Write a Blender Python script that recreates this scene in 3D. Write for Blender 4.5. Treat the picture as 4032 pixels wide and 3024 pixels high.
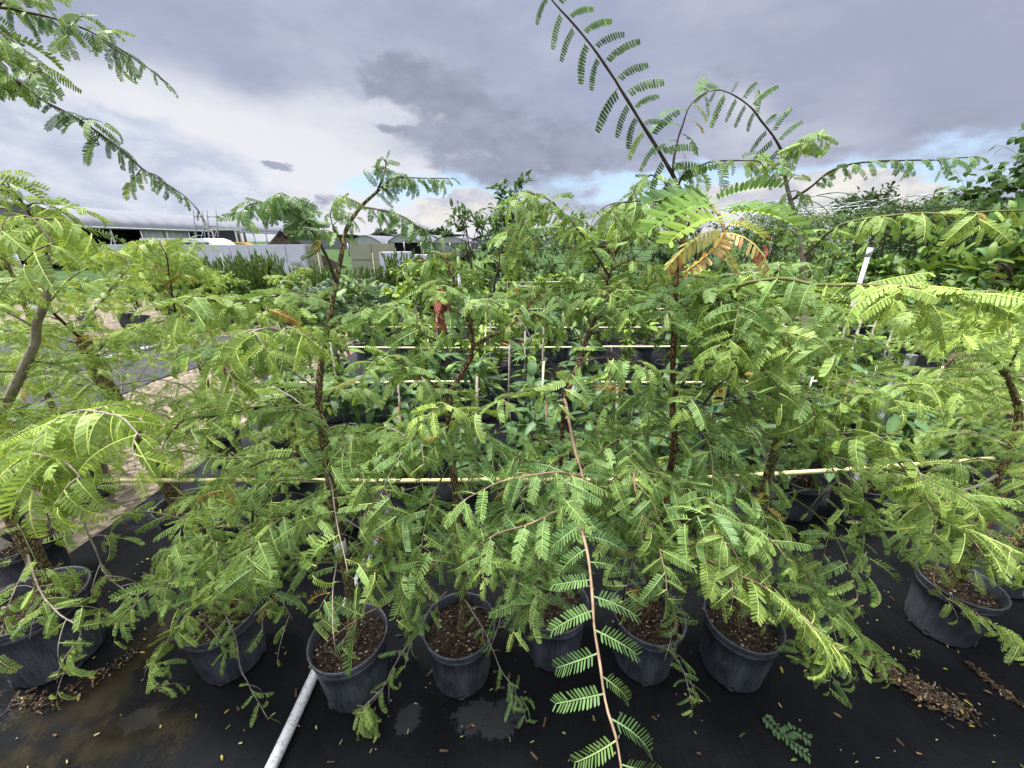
import bpy, math, random
import numpy as np
from mathutils import Vector, noise as mnoise

for _o in list(bpy.data.objects):
    bpy.data.objects.remove(_o)
SC = bpy.context.scene
COL = SC.collection
R = math.radians

# ------------------------------------------------------------------ camera
CAM_H, PITCH, FPX = 1.7, R(20.4), 1514.0
cam = bpy.data.cameras.new('camera')
cam.sensor_width = 36.0
cam.lens = 36.0 * FPX / 4032.0
cam.clip_start, cam.clip_end = 0.02, 3000.0
cam_o = bpy.data.objects.new('camera', cam)
cam_o.location = (0, 0, CAM_H)
cam_o.rotation_euler = (math.pi / 2 - PITCH, 0, 0)
COL.objects.link(cam_o)
SC.camera = cam_o
CP, SP = math.cos(PITCH), math.sin(PITCH)
CAMV = np.array([0, 0, CAM_H])

def ray(px, py):
    u = (px - 2016) / FPX
    v = (1512 - py) / FPX
    return np.array([u, CP + v * SP, -SP + v * CP])

def see(px, py, Y):
    """world point that stands at distance Y in front of the camera where the photo shows (px, py)"""
    d = ray(px, py)
    return CAMV + d * (Y / d[1])

def azel(px, py):
    d = ray(px, py)
    return math.atan2(d[0], d[1]), math.atan2(d[2], math.hypot(d[0], d[1]))

# ------------------------------------------------------------------ exposure
vs = SC.view_settings
SC.display_settings.display_device = 'sRGB'
vs.view_transform = 'Standard'
vs.look = 'None'
vs.gamma = 1.0
vs.use_curve_mapping = False
EXPO = 2.35
vs.exposure = EXPO
KS = 2.0 ** -EXPO * 10.0      # cloud colours are given as they look; background strength is 0.1

# ------------------------------------------------------------------ sky and sun
SUN_EL, SUN_AZ = 60.0, -80.0   # degrees, azimuth measured from the view direction to the right
world = bpy.data.worlds.new('World')
SC.world = world
world.use_nodes = True
nt = world.node_tree
nt.nodes.clear()

class NT:
    """small helper that chains shader nodes"""
    def __init__(s, tree): s.t = tree
    def new(s, typ, **kw):
        n = s.t.nodes.new(typ)
        for k, v in kw.items(): setattr(n, k, v)
        return n
    def put(s, sock, val):
        if isinstance(val, bpy.types.NodeSocket): s.t.links.new(val, sock)
        else: sock.default_value = val
    def m(s, op, a, b=0.0, c=0.0, clamp=False):
        n = s.new('ShaderNodeMath', operation=op, use_clamp=clamp)
        for i, x in enumerate((a, b, c)): s.put(n.inputs[i], x)
        return n.outputs[0]
    def vm(s, op, a, b=(0, 0, 0), out=0):
        n = s.new('ShaderNodeVectorMath', operation=op)
        s.put(n.inputs[0], a); s.put(n.inputs[1], b)
        return n.outputs[out]
    def comb(s, x, y, z):
        n = s.new('ShaderNodeCombineXYZ')
        for i, v in enumerate((x, y, z)): s.put(n.inputs[i], v)
        return n.outputs[0]
    def sep(s, v):
        n = s.new('ShaderNodeSeparateXYZ'); s.put(n.inputs[0], v)
        return n.outputs
    def noise(s, vec, scale, detail=5.0, rough=0.55, dist=0.0, out=0):
        n = s.new('ShaderNodeTexNoise')
        if vec is not None: s.put(n.inputs['Vector'], vec)
        n.inputs['Scale'].default_value = scale
        n.inputs['Detail'].default_value = detail
        n.inputs['Roughness'].default_value = rough
        n.inputs['Distortion'].default_value = dist
        return n.outputs[out]
    def step(s, v, lo, hi):
        n = s.new('ShaderNodeMapRange', interpolation_type='SMOOTHSTEP')
        s.put(n.inputs[0], v); s.put(n.inputs[1], lo); s.put(n.inputs[2], hi)
        return n.outputs[0]
    def mix(s, f, a, b):
        n = s.new('ShaderNodeMix', data_type='RGBA', clamp_factor=True)
        s.put(n.inputs[0], f)
        for i, x in ((6, a), (7, b)):
            if not isinstance(x, bpy.types.NodeSocket) and len(x) == 3: x = (*x, 1)
            s.put(n.inputs[i], x)
        return n.outputs[2]

W = NT(nt)
tc = W.new('ShaderNodeTexCoord')
dirv = tc.outputs['Generated']
dx, dy, dz = W.sep(dirv)
az = W.m('ARCTAN2', dx, dy)
el = W.m('ARCSINE', dz)
ae = W.comb(az, el, 0.0)
big = W.noise(W.vm('MULTIPLY', ae, (1.0, 2.0, 1.0)), 3.2, 9.0, 0.58, 0.0, out=1)
fine = W.noise(W.vm('MULTIPLY', ae, (1.0, 1.9, 1.0)), 8.5, 9.0, 0.62, 0.25)
mid = W.noise(W.vm('MULTIPLY', ae, (1.0, 2.2, 1.0)), 3.6, 8.0, 0.56)
warp = W.vm('MULTIPLY', W.vm('SUBTRACT', big, (0.5, 0.5, 0.5)), (0.34, 0.17, 0.0))
aw = W.vm('ADD', ae, warp)

def blobs(items, base=None):
    tot = base
    for px, py, rx, ry, w in items:
        a, e = azel(px, py)
        q = W.vm('MULTIPLY', W.vm('SUBTRACT', aw, (a, e, 0)), (FPX / rx, FPX / ry, 0))
        g = W.m('EXPONENT', W.m('MULTIPLY', W.vm('DOT_PRODUCT', q, q, out=1), -1.0))
        g = W.m('MULTIPLY', g, w)
        tot = g if tot is None else W.m('ADD', tot, g)
    return tot

# slate grey cloud decks
rag = W.noise(W.vm('MULTIPLY', ae, (1.0, 1.7, 1.0)), 11.0, 10.0, 0.6, 0.15)
ragged = W.m('MULTIPLY', W.m('SUBTRACT', W.m('ADD', W.m('MULTIPLY', rag, .6), W.m('MULTIPLY', fine, .4)), 0.5), 2.6)
dark = blobs([(2000, 560, 360, 105, 1.15), (1760, 420, 160, 50, .6), (1500, 290, 150, 60, 0.95), (2330, 640, 220, 55, 0.8), (1830, 380, 210, 50, 0.6), (1480, 520, 130, 24, .8),
              (3450, 300, 520, 150, 0.15), (3900, 470, 480, 70, 0.18), (2870, 240, 200, 90, 0.38), (3080, 450, 150, 36, .6),
              (1110, 648, 55, 15, 1.2), (1290, 770, 40, 45, 0.8), (3500, 525, 420, 24, .35), (2050, 735, 240, 26, .7), (1880, 700, 200, 30, .65),
              (2350, 870, 180, 40, .6), (1660, 870, 90, 36, .7), (2050, 830, 150, 40, .6), (1560, 800, 60, 20, .6)])
darkm = W.m('MULTIPLY', W.step(W.m('ADD', dark, W.m('MULTIPLY', ragged, 1.15)), 0.42, 0.95), .92)
# bright break low in the sky
bright = blobs([(1080, 660, 640, 150, .95), (650, 470, 560, 90, 0.22), (1450, 830, 520, 110, 1.0), (400, 430, 400, 110, 0.22), (1480, 450, 300, 50, .4),
                (2900, 420, 110, 60, 0.6), (3120, 790, 420, 80, .8), (2700, 600, 420, 60, 0.35), (2000, 930, 1500, 75, 0.85), (1720, 420, 180, 24, .6)])
brightm = W.m('MULTIPLY', W.step(W.m('ADD', bright, W.m('MULTIPLY', W.m('SUBTRACT', mid, 0.5), 1.0)), -0.05, 1.2), .97)
# heaped cloud on the left horizon
heap = blobs([(250, 730, 480, 130, 1.1), (60, 570, 330, 80, 0.8), (700, 850, 330, 55, 0.6)])
heapm = W.step(W.m('ADD', heap, W.m('MULTIPLY', ragged, .5)), 0.25, 0.62)
# blue holes
hole = blobs([(1790, 760, 300, 50, .95), (1900, 820, 160, 40, .45), (3600, 650, 600, 55, .85), (2450, 725, 330, 32, 0.7), (1460, 730, 120, 16, .6), (2680, 735, 220, 36, .55)])
holem = W.step(W.m('ADD', hole, W.m('MULTIPLY', ragged, .8)), 0.35, 1.05)
# small sunlit cumulus tops
puff = blobs([(1820, 790, 70, 34, 1.3), (1880, 775, 60, 26, 0.9), (1760, 850, 120, 36, .8), (3150, 770, 250, 60, 1.35), (3350, 725, 130, 36, .8), (2950, 830, 260, 50, .8)])
puffm = W.step(W.m('ADD', puff, W.m('MULTIPLY', ragged, .75)), 0.42, 0.66)

def k(r, g, b, f=1.0): return (r * KS * f, g * KS * f, b * KS * f, 1)
sky = W.new('ShaderNodeTexSky', sky_type='NISHITA', sun_disc=False)
sky.sun_elevation = R(SUN_EL)
sky.sun_rotation = R(SUN_AZ)
sky.air_density, sky.dust_density, sky.ozone_density = 1.0, 0.6, 1.0
veil = W.mix(W.step(mid, 0.3, 0.75), k(.37, .415, .575), k(.49, .525, .67))
right = W.step(az, -0.1, 0.9)
veil = W.mix(W.m('MULTIPLY', right, 0.55), veil, k(.37, .39, .52))
c = W.mix(brightm, veil, k(.86, .87, .92))
heapc = W.mix(W.step(fine, 0.36, 0.66), k(.50, .57, .74), k(.78, .82, .92))
c = W.mix(W.m('MULTIPLY', heapm, 0.8), c, heapc)
c = W.mix(darkm, c, W.mix(W.step(fine, 0.3, 0.7), k(.285, .315, .41), k(.39, .425, .55)))
blue = W.mix(0.88, sky.outputs[0], k(.48, .645, .86))
c = W.mix(holem, c, blue)
c = W.mix(puffm, c, W.mix(W.step(fine, .38, .62), k(.60, .61, .71), k(.93, .91, .84)))
# unseen overcast overhead and behind, brightened beyond the visible sky to light the yard
over = W.step(el, R(27), R(52))
c = W.mix(over, c, W.mix(W.step(mid, .3, .7), k(2.3, 2.35, 2.45), k(3.5, 3.5, 3.4)))
bg = W.new('ShaderNodeBackground')
W.put(bg.inputs[0], c)
bg.inputs[1].default_value = 0.1
out = W.new('ShaderNodeOutputWorld')
nt.links.new(bg.outputs[0], out.inputs[0])
world.cycles.sampling_method = 'MANUAL'
world.cycles.sample_map_resolution = 512

sun = bpy.data.lights.new('sun', 'SUN')
sun.energy = 1.5
sun.angle = R(11)
sun.color = (1.0, 0.965, 0.90)
sun_o = bpy.data.objects.new('sun', sun)
_sd = Vector((math.sin(R(SUN_AZ)) * math.cos(R(SUN_EL)), math.cos(R(SUN_AZ)) * math.cos(R(SUN_EL)), math.sin(R(SUN_EL))))
sun_o.rotation_euler = _sd.to_track_quat('Z', 'Y').to_euler()
sun_o.location = _sd * 50
COL.objects.link(sun_o)

# ------------------------------------------------------------------ materials
def mat(name):
    m = bpy.data.materials.new(name)
    m.use_nodes = True
    m.node_tree.nodes.clear()
    n = NT(m.node_tree)
    o = n.new('ShaderNodeOutputMaterial')
    return m, n, o.inputs[0]

def principled(n, col, rough=0.5, spec=0.5, metal=0.0, normal=None):
    b = n.new('ShaderNodeBsdfPrincipled')
    if not isinstance(col, bpy.types.NodeSocket) and len(col) == 3: col = (*col, 1)
    n.put(b.inputs['Base Color'], col)
    n.put(b.inputs['Roughness'], rough)
    n.put(b.inputs['Specular IOR Level'], spec)
    b.inputs['Metallic'].default_value = metal
    if normal is not None: n.put(b.inputs['Normal'], normal)
    return b.outputs[0]

def bump(n, h, strength=0.4, dist=0.01):
    b = n.new('ShaderNodeBump')
    b.inputs['Strength'].default_value = strength
    b.inputs['Distance'].default_value = dist
    n.put(b.inputs['Height'], h)
    return b.outputs[0]

def simple(name, col, rough=0.5, spec=0.4, metal=0.0, vary=0.12, scale=14.0, bmp=0.0):
    m, n, o = mat(name)
    tcn = n.new('ShaderNodeTexCoord').outputs['Object']
    f = n.noise(tcn, scale, 6.0, 0.6)
    lo = tuple(x * (1 - vary) for x in col); hi = tuple(min(1, x * (1 + vary)) for x in col)
    cc = n.mix(n.step(f, .3, .7), lo, hi)
    nm = bump(n, f, bmp, 0.01) if bmp else None
    m.node_tree.links.new(principled(n, cc, rough, spec, metal, nm), o)
    return m

def leaf_material(name, gloss=0.45, spec=0.35, trans=0.28):
    m, n, o = mat(name)
    at = n.new('ShaderNodeAttribute', attribute_name='Col')
    f = n.noise(n.new('ShaderNodeTexCoord').outputs['Object'], 60.0, 2.0, .5)
    hs = n.new('ShaderNodeHueSaturation')
    n.put(hs.inputs['Color'], at.outputs['Color'])
    n.put(hs.inputs['Value'], n.m('MULTIPLY_ADD', f, 0.5, 0.75))
    p = principled(n, hs.outputs[0], gloss, spec)
    t = n.new('ShaderNodeBsdfTranslucent')
    tcv = n.vm('MULTIPLY', hs.outputs[0], (1.5, 1.35, 0.7))
    n.put(t.inputs[0], tcv)
    mx = n.new('ShaderNodeMixShader')
    mx.inputs[0].default_value = trans
    m.node_tree.links.new(p, mx.inputs[1]); m.node_tree.links.new(t.outputs[0], mx.inputs[2])
    m.node_tree.links.new(mx.outputs[0], o)
    return m

M = {}
M['leaf'] = leaf_material('tamarind_leaf', .5, .3, .27)
M['broad'] = leaf_material('broad_leaf', .48, .3, .25)

def bark(name, dk, lt, scale=60.0):
    m, n, o = mat(name)
    tcn = n.new('ShaderNodeTexCoord').outputs['Object']
    sv = n.vm('MULTIPLY', tcn, (1, 1, .28))
    v = n.new('ShaderNodeTexVoronoi', feature='DISTANCE_TO_EDGE')
    n.put(v.inputs['Vector'], n.vm('ADD', sv, n.vm('MULTIPLY', n.noise(tcn, 30, 3, .5, out=1), (.02, .02, .01))))
    v.inputs['Scale'].default_value = scale
    e = n.step(v.outputs['Distance'], 0.0, 0.22)
    f = n.noise(tcn, 25, 5, .6)
    cc = n.mix(e, dk, n.mix(n.step(f, .3, .7), lt, tuple(x * 1.45 for x in lt)))
    m.node_tree.links.new(principled(n, cc, .85, .2, 0, bump(n, e, .8, .006)), o)
    return m
M['bark'] = bark('tamarind_bark', (.055, .042, .022), (.24, .195, .095), 120)
M['bark_brown'] = bark('young_bark', (.045, .027, .016), (.19, .115, .062), 110)
M['twig_dark'] = simple('dark_twig', (.060, .042, .030), .7, .3, vary=.3, scale=40)
M['twig_tan'] = simple('tan_twig', (.24, .165, .11), .65, .3, vary=.35, scale=45, bmp=.3)
M['twig_grey'] = simple('grey_twig', (.27, .235, .195), .7, .3, vary=.35, scale=45, bmp=.3)
M['twig_green'] = simple('green_twig', (.11, .12, .045), .6, .3, vary=.25, scale=40)
M['cane'] = simple('bamboo_cane', (.56, .53, .27), .5, .4, vary=.14, scale=22)
M['cane_pale'] = simple('pale_cane', (.68, .66, .42), .5, .4, vary=.12, scale=18)
M['stake'] = simple('weathered_stake', (.33, .30, .26), .8, .2, vary=.3, scale=30)
M['stake_brown'] = simple('brown_stake', (.20, .13, .08), .8, .2, vary=.3, scale=30)
M['pvc'] = simple('white_pvc', (.64, .645, .67), .35, .5, vary=.06, scale=30)
M['post'] = simple('grey_post', (.22, .23, .25), .5, .5, vary=.2, scale=20)
M['tag_white'] = simple('white_tag', (.82, .83, .84), .5, .4, vary=.04)
M['tag_yellow'] = simple('yellow_tag', (.62, .68, .20), .5, .4, vary=.06)
M['tape_green'] = simple('green_tie_tape', (.02, .22, .16), .5, .4)
M['ink'] = simple('dark_print', (.03, .03, .03), .6, .3)
M['avo_flesh'] = simple('avocado_flesh_print', (.72, .74, .22), .5, .4)
M['avo_pit'] = simple('avocado_pit_print', (.40, .15, .03), .5, .4)

def pot_material():
    m, n, o = mat('black_nursery_plastic')
    tcn = n.new('ShaderNodeTexCoord').outputs['Object']
    x, y, z = n.sep(tcn)
    ang = n.m('ARCTAN2', y, x)
    rib = n.noise(n.comb(n.m('MULTIPLY', ang, 12.0), 0.0, n.m('MULTIPLY', z, 1.3)), 1.6, 3, .5)
    sp = n.noise(tcn, 160, 4, .6)
    blot = n.noise(n.vm('MULTIPLY', tcn, (1, 1, .5)), 9, 6, .65)
    stk = n.noise(n.comb(n.m('MULTIPLY', ang, 30.0), 0.0, n.m('MULTIPLY', z, 6.0)), 1.5, 4, .6)
    dust = n.step(n.m('ADD', n.m('ADD', n.m('MULTIPLY', blot, .55), n.m('MULTIPLY', stk, .35)), n.m('MULTIPLY', sp, .30)), .46, .78)
    cc = n.mix(dust, (.024, .027, .034), (.11, .122, .146))
    rg = n.m('MULTIPLY_ADD', dust, .26, .30)
    h = n.m('ADD', n.m('MULTIPLY', rib, .8), n.m('MULTIPLY', sp, .25))
    m.node_tree.links.new(principled(n, cc, rg, .5, 0, bump(n, h, .9, .006)), o)
    return m
M['pot'] = pot_material()

def soil_material():
    m, n, o = mat('potting_mix')
    tcn = n.new('ShaderNodeTexCoord').outputs['Object']
    v = n.new('ShaderNodeTexVoronoi'); n.put(v.inputs['Vector'], tcn); v.inputs['Scale'].default_value = 160
    f = n.noise(tcn, 55, 6, .7)
    cc = n.mix(n.step(f, .35, .72), (.008, .005, .0035), (.05, .028, .017))
    cc = n.mix(n.step(n.sep(v.outputs['Color'])[0], .86, .93), cc, (.13, .085, .05))
    m.node_tree.links.new(principled(n, cc, .75, .35, 0, bump(n, n.m('ADD', f, v.outputs['Distance']), .9, .01)), o)
    return m
M['soil'] = soil_material()
M['perlite'] = simple('perlite', (.36, .32, .27), .8, .2, vary=.2, scale=60)
M['chip'] = simple('bark_chip', (.085, .055, .035), .8, .2, vary=.4, scale=60)

def fabric_material():
    m, n, o = mat('woven_weed_fabric')
    P_ = n.new('ShaderNodeTexCoord').outputs['Object']
    x, y, z = n.sep(P_)
    wx = n.m('SINE', n.m('MULTIPLY', x, 1900.0)); wy = n.m('SINE', n.m('MULTIPLY', y, 1500.0))
    weave = n.m('MULTIPLY', wx, wy)
    fold = n.noise(n.vm('MULTIPLY', P_, (3.0, 1.0, 1)), 2.2, 6, .55)
    streak = n.noise(n.vm('MULTIPLY', P_, (30.0, 3.0, 1)), 3.0, 4, .6)
    streak2 = n.noise(n.vm('MULTIPLY', P_, (3.0, 40.0, 1)), 3.0, 4, .6)
    dust = n.noise(P_, 2.4, 8, .65)
    cc = n.mix(n.step(dust, .42, .75), (.0045, .0050, .0066), (.0115, .0126, .0160))
    cc = n.mix(n.m('MULTIPLY', n.step(n.m('ADD', streak, n.m('MULTIPLY', streak2, .6)), .78, 1.05), .22), cc, (.018, .0195, .024))
    # pale dried patches left after rain
    fn = n.noise(P_, 7.0, 7, .62)
    fs = n.noise(P_, 75.0, 3, .6)
    def patch(px, py, sx, sy, lo=.42, hi=.60, amp=2.0):
        q = n.vm('MULTIPLY', n.vm('SUBTRACT', P_, (px, py, 0)), (1 / sx, 1 / sy, 0))
        g = n.m('EXPONENT', n.m('MULTIPLY', n.vm('DOT_PRODUCT', q, q, out=1), -1.0))
        return n.step(n.m('ADD', g, n.m('ADD', n.m('MULTIPLY', n.m('SUBTRACT', fn, .5), amp), n.m('MULTIPLY', n.m('SUBTRACT', fs, .5), .9))), lo, hi)
    dry = None
    for a in ((-.16, .93, .075, .07), (-.06, .90, .07, .055), (.0, .96, .05, .05), (-.40, .93, .05, .06), (-1.42, .92, .09, .05), (-2.15, .90, .2, .12), (-1.55, 1.5, .25, .25), (2.6, 2.2, .35, .3), (-2.25, 2.4, .4, .5), (-1.2, 2.3, .5, .3)):
        g = patch(*a)
        dry = g if dry is None else n.m('MAXIMUM', dry, g)
    cc = n.mix(n.m('MULTIPLY', dry, .75), cc, (.042, .0435, .051))
    # brown algae and washed-out mix beside the left pots
    alg = None
    for a in ((-1.68, .98, .24, .16), (-1.45, .88, .25, .12), (-1.85, .78, .40, .08), (-1.62, 1.28, .12, .25)):
        g = patch(*a, .30, .9, 1.6)
        alg = g if alg is None else n.m('MAXIMUM', alg, g)
    cc = n.mix(n.m('MULTIPLY', alg, .6), cc, n.mix(n.step(fn, .35, .65), (.014, .011, .005), (.042, .033, .015)))
    far = n.step(y, 2.2, 4.0)
    cc = n.mix(n.m('MULTIPLY', far, n.step(n.m('MULTIPLY', x, -1.0), 1.5, 3.0)), cc, (.055, .057, .068))
    rg = n.m('SUBTRACT', .62, n.m('MULTIPLY', n.step(fold, .4, .7), .16))
    h = n.m('ADD', n.m('MULTIPLY', weave, .0011), n.m('ADD', n.m('MULTIPLY', fold, .09), n.m('ADD', n.m('MULTIPLY', fn, .012), n.m('MULTIPLY', streak2, .006))))
    m.node_tree.links.new(principled(n, cc, rg, .09, 0, bump(n, h, .6, 1.0)), o)
    return m
M['fabric'] = fabric_material()

def gravel_material():
    m, n, o = mat('shell_gravel')
    P_ = n.new('ShaderNodeTexCoord').outputs['Object']
    v = n.new('ShaderNodeTexVoronoi'); n.put(v.inputs['Vector'], P_); v.inputs['Scale'].default_value = 26
    v2 = n.new('ShaderNodeTexVoronoi'); n.put(v2.inputs['Vector'], P_); v2.inputs['Scale'].default_value = 70
    r = n.sep(v.outputs['Color'])[0]
    cc = n.mix(n.m('POWER', r, 1.6), (.045, .034, .024), (.36, .30, .23))
    cc = n.mix(n.m('MULTIPLY', n.sep(v2.outputs['Color'])[1], .5), cc, (.17, .135, .10))
    cc = n.mix(n.step(n.noise(P_, 1.1, 6, .6), .45, .75), cc, (.07, .066, .036))
    h = n.m('ADD', v.outputs['Distance'], n.m('MULTIPLY', v2.outputs['Distance'], .4))
    m.node_tree.links.new(principled(n, cc, .85, .25, 0, bump(n, h, -.8, .015)), o)
    return m
M['gravel'] = gravel_material()
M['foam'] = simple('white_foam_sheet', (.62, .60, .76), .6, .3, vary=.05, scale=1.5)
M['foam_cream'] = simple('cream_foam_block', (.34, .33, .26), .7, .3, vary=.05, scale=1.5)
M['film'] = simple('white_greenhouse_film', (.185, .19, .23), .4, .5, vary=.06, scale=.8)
M['film_grey'] = simple('grey_shade_curtain', (.36, .37, .39), .7, .3, vary=.15, scale=.6)
M['steel'] = simple('galvanised_pipe', (.42, .44, .48), .45, .5, .5, vary=.15, scale=4)
M['steel_dark'] = simple('dull_steel', (.16, .17, .20), .6, .4, .3, vary=.15, scale=4)
M['shed_dark'] = simple('black_interior_curtain', (.012, .012, .014), .9, .1)
M['yellow_paint'] = simple('yellow_machine_paint', (.62, .33, .03), .4, .5, vary=.12, scale=3)
M['white_paint'] = simple('white_paint', (.76, .78, .76), .35, .5, vary=.04, scale=3)
M['mulch'] = simple('dark_mulch', (.016, .010, .008), .95, .1, vary=.5, scale=6, bmp=.6)
M['glass_dark'] = simple('dark_window', (.02, .025, .03), .1, .6)
M['cactus'] = simple('cactus_skin', (.14, .20, .12), .6, .3, vary=.18, scale=12)
M['rubber'] = simple('tyre_rubber', (.018, .018, .02), .8, .3)

# ------------------------------------------------------------------ geometry helpers
class Geo:
    """collects vertices, faces, material slots and vertex colours and links them as one mesh object"""
    def __init__(s, mats):
        s.mats = mats; s.V = []; s.L = []; s.S = []; s.MI = []; s.C = []; s.SM = []; s.n = 0
    def add(s, V, F, sizes, mi=0, col=(1, 1, 1), smooth=False):
        V = np.asarray(V, float)
        s.V.append(V); s.L.append(np.asarray(F, np.int64).ravel() + s.n)
        sizes = np.asarray(sizes, np.int64); s.S.append(sizes)
        s.MI.append(np.full(len(sizes), mi)); s.SM.append(np.full(len(sizes), smooth))
        c_ = np.ones((len(V), 4)); c_[:, :3] = col
        s.C.append(c_); s.n += len(V)
    def build(s, name, parent=None, origin=(0, 0, 0)):
        me = bpy.data.meshes.new(name)
        if s.n:
            V = np.concatenate(s.V) - np.asarray(origin, float); L = np.concatenate(s.L); S = np.concatenate(s.S)
            me.vertices.add(len(V)); me.vertices.foreach_set('co', V.astype(np.float32).ravel())
            me.loops.add(len(L)); me.loops.foreach_set('vertex_index', L.astype(np.int32))
            me.polygons.add(len(S))
            st = np.zeros(len(S), np.int32); st[1:] = np.cumsum(S)[:-1]
            me.polygons.foreach_set('loop_start', st)
            me.polygons.foreach_set('material_index', np.concatenate(s.MI).astype(np.int32))
            me.polygons.foreach_set('use_smooth', np.concatenate(s.SM).astype(bool))
            ca = me.color_attributes.new('Col', 'FLOAT_COLOR', 'POINT')
            ca.data.foreach_set('color', np.concatenate(s.C).astype(np.float32).ravel())
            me.update(calc_edges=True); me.validate()
        for m_ in s.mats: me.materials.append(m_)
        o = bpy.data.objects.new(name, me)
        COL.objects.link(o)
        if parent is not None: o.parent = parent
        else: o.location = origin
        return o
    # shapes
    def box(s, cx, cy, cz, sx, sy, sz, mi=0, rz=0.0, col=(1, 1, 1)):
        c_, n_ = math.cos(rz), math.sin(rz)
        V = []
        for z in (-.5, .5):
            for x, y in ((-.5, -.5), (.5, -.5), (.5, .5), (-.5, .5)):
                X, Y = x * sx, y * sy
                V.append((cx + X * c_ - Y * n_, cy + X * n_ + Y * c_, cz + z * sz))
        F = [3, 2, 1, 0, 4, 5, 6, 7, 0, 1, 5, 4, 1, 2, 6, 5, 2, 3, 7, 6, 3, 0, 4, 7]
        s.add(V, F, [4] * 6, mi, col)
    def tube(s, P, r, sides=6, mi=0, col=(1, 1, 1), cap=True):
        P = np.asarray(P, float); n = len(P)
        r = np.broadcast_to(np.asarray(r, float), (n,)) if np.ndim(r) else np.full(n, r)
        T = np.gradient(P, axis=0); T /= (np.linalg.norm(T, axis=1)[:, None] + 1e-12)
        a = np.array([0, 0, 1.0]) if abs(T[0][2]) < .9 else np.array([1.0, 0, 0])
        u = np.cross(T[0], a); u /= np.linalg.norm(u)
        ang = np.linspace(0, 2 * math.pi, sides, endpoint=False)
        V = np.zeros((n, sides, 3))
        for i in range(n):
            u = u - T[i] * np.dot(u, T[i]); u /= (np.linalg.norm(u) + 1e-12)
            w = np.cross(T[i], u)
            V[i] = P[i] + r[i] * (np.cos(ang)[:, None] * u + np.sin(ang)[:, None] * w)
        F, S = [], []
        for i in range(n - 1):
            for j in range(sides):
                q = (j + 1) % sides
                F += [i * sides + j, i * sides + q, (i + 1) * sides + q, (i + 1) * sides + j]; S.append(4)
        if cap:
            F += list(range(sides))[::-1]; S.append(sides)
            F += [(n - 1) * sides + j for j in range(sides)]; S.append(sides)
        s.add(V.reshape(-1, 3), F, S, mi, col, True)
    def lathe(s, prof, seg=40, cx=0, cy=0, cz=0, mi=0, wob=None):
        n = len(prof)
        V = []
        for (r, z) in prof:
            for j in range(seg):
                a = 2 * math.pi * j / seg
                rr = r * (wob(a, z) if wob else 1.0)
                V.append((cx + rr * math.cos(a), cy + rr * math.sin(a), cz + z))
        F, S = [], []
        for i in range(n - 1):
            for j in range(seg):
                q = (j + 1) % seg
                F += [i * seg + j, i * seg + q, (i + 1) * seg + q, (i + 1) * seg + j]; S.append(4)
        s.add(V, F, S, mi, (1, 1, 1), True)

def norm(v):
    v = np.asarray(v, float); return v / (np.linalg.norm(v) + 1e-12)

def catmull(P, step=0.03):
    P = np.asarray(P, float)
    if len(P) == 2: P = np.array([P[0], (P[0] + P[1]) / 2, P[1]])
    Q = np.vstack([2 * P[0] - P[1], P, 2 * P[-1] - P[-2]])
    outp = []
    for i in range(1, len(Q) - 2):
        p0, p1, p2, p3 = Q[i - 1:i + 3]
        n = max(2, int(np.linalg.norm(p2 - p1) / step))
        for t in np.linspace(0, 1, n, endpoint=False):
            outp.append(.5 * ((2 * p1) + (p2 - p0) * t + (2 * p0 - 5 * p1 + 4 * p2 - p3) * t * t + (3 * p1 - p0 - 3 * p2 + p3) * t ** 3))
    outp.append(Q[-2])
    return np.array(outp)

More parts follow.
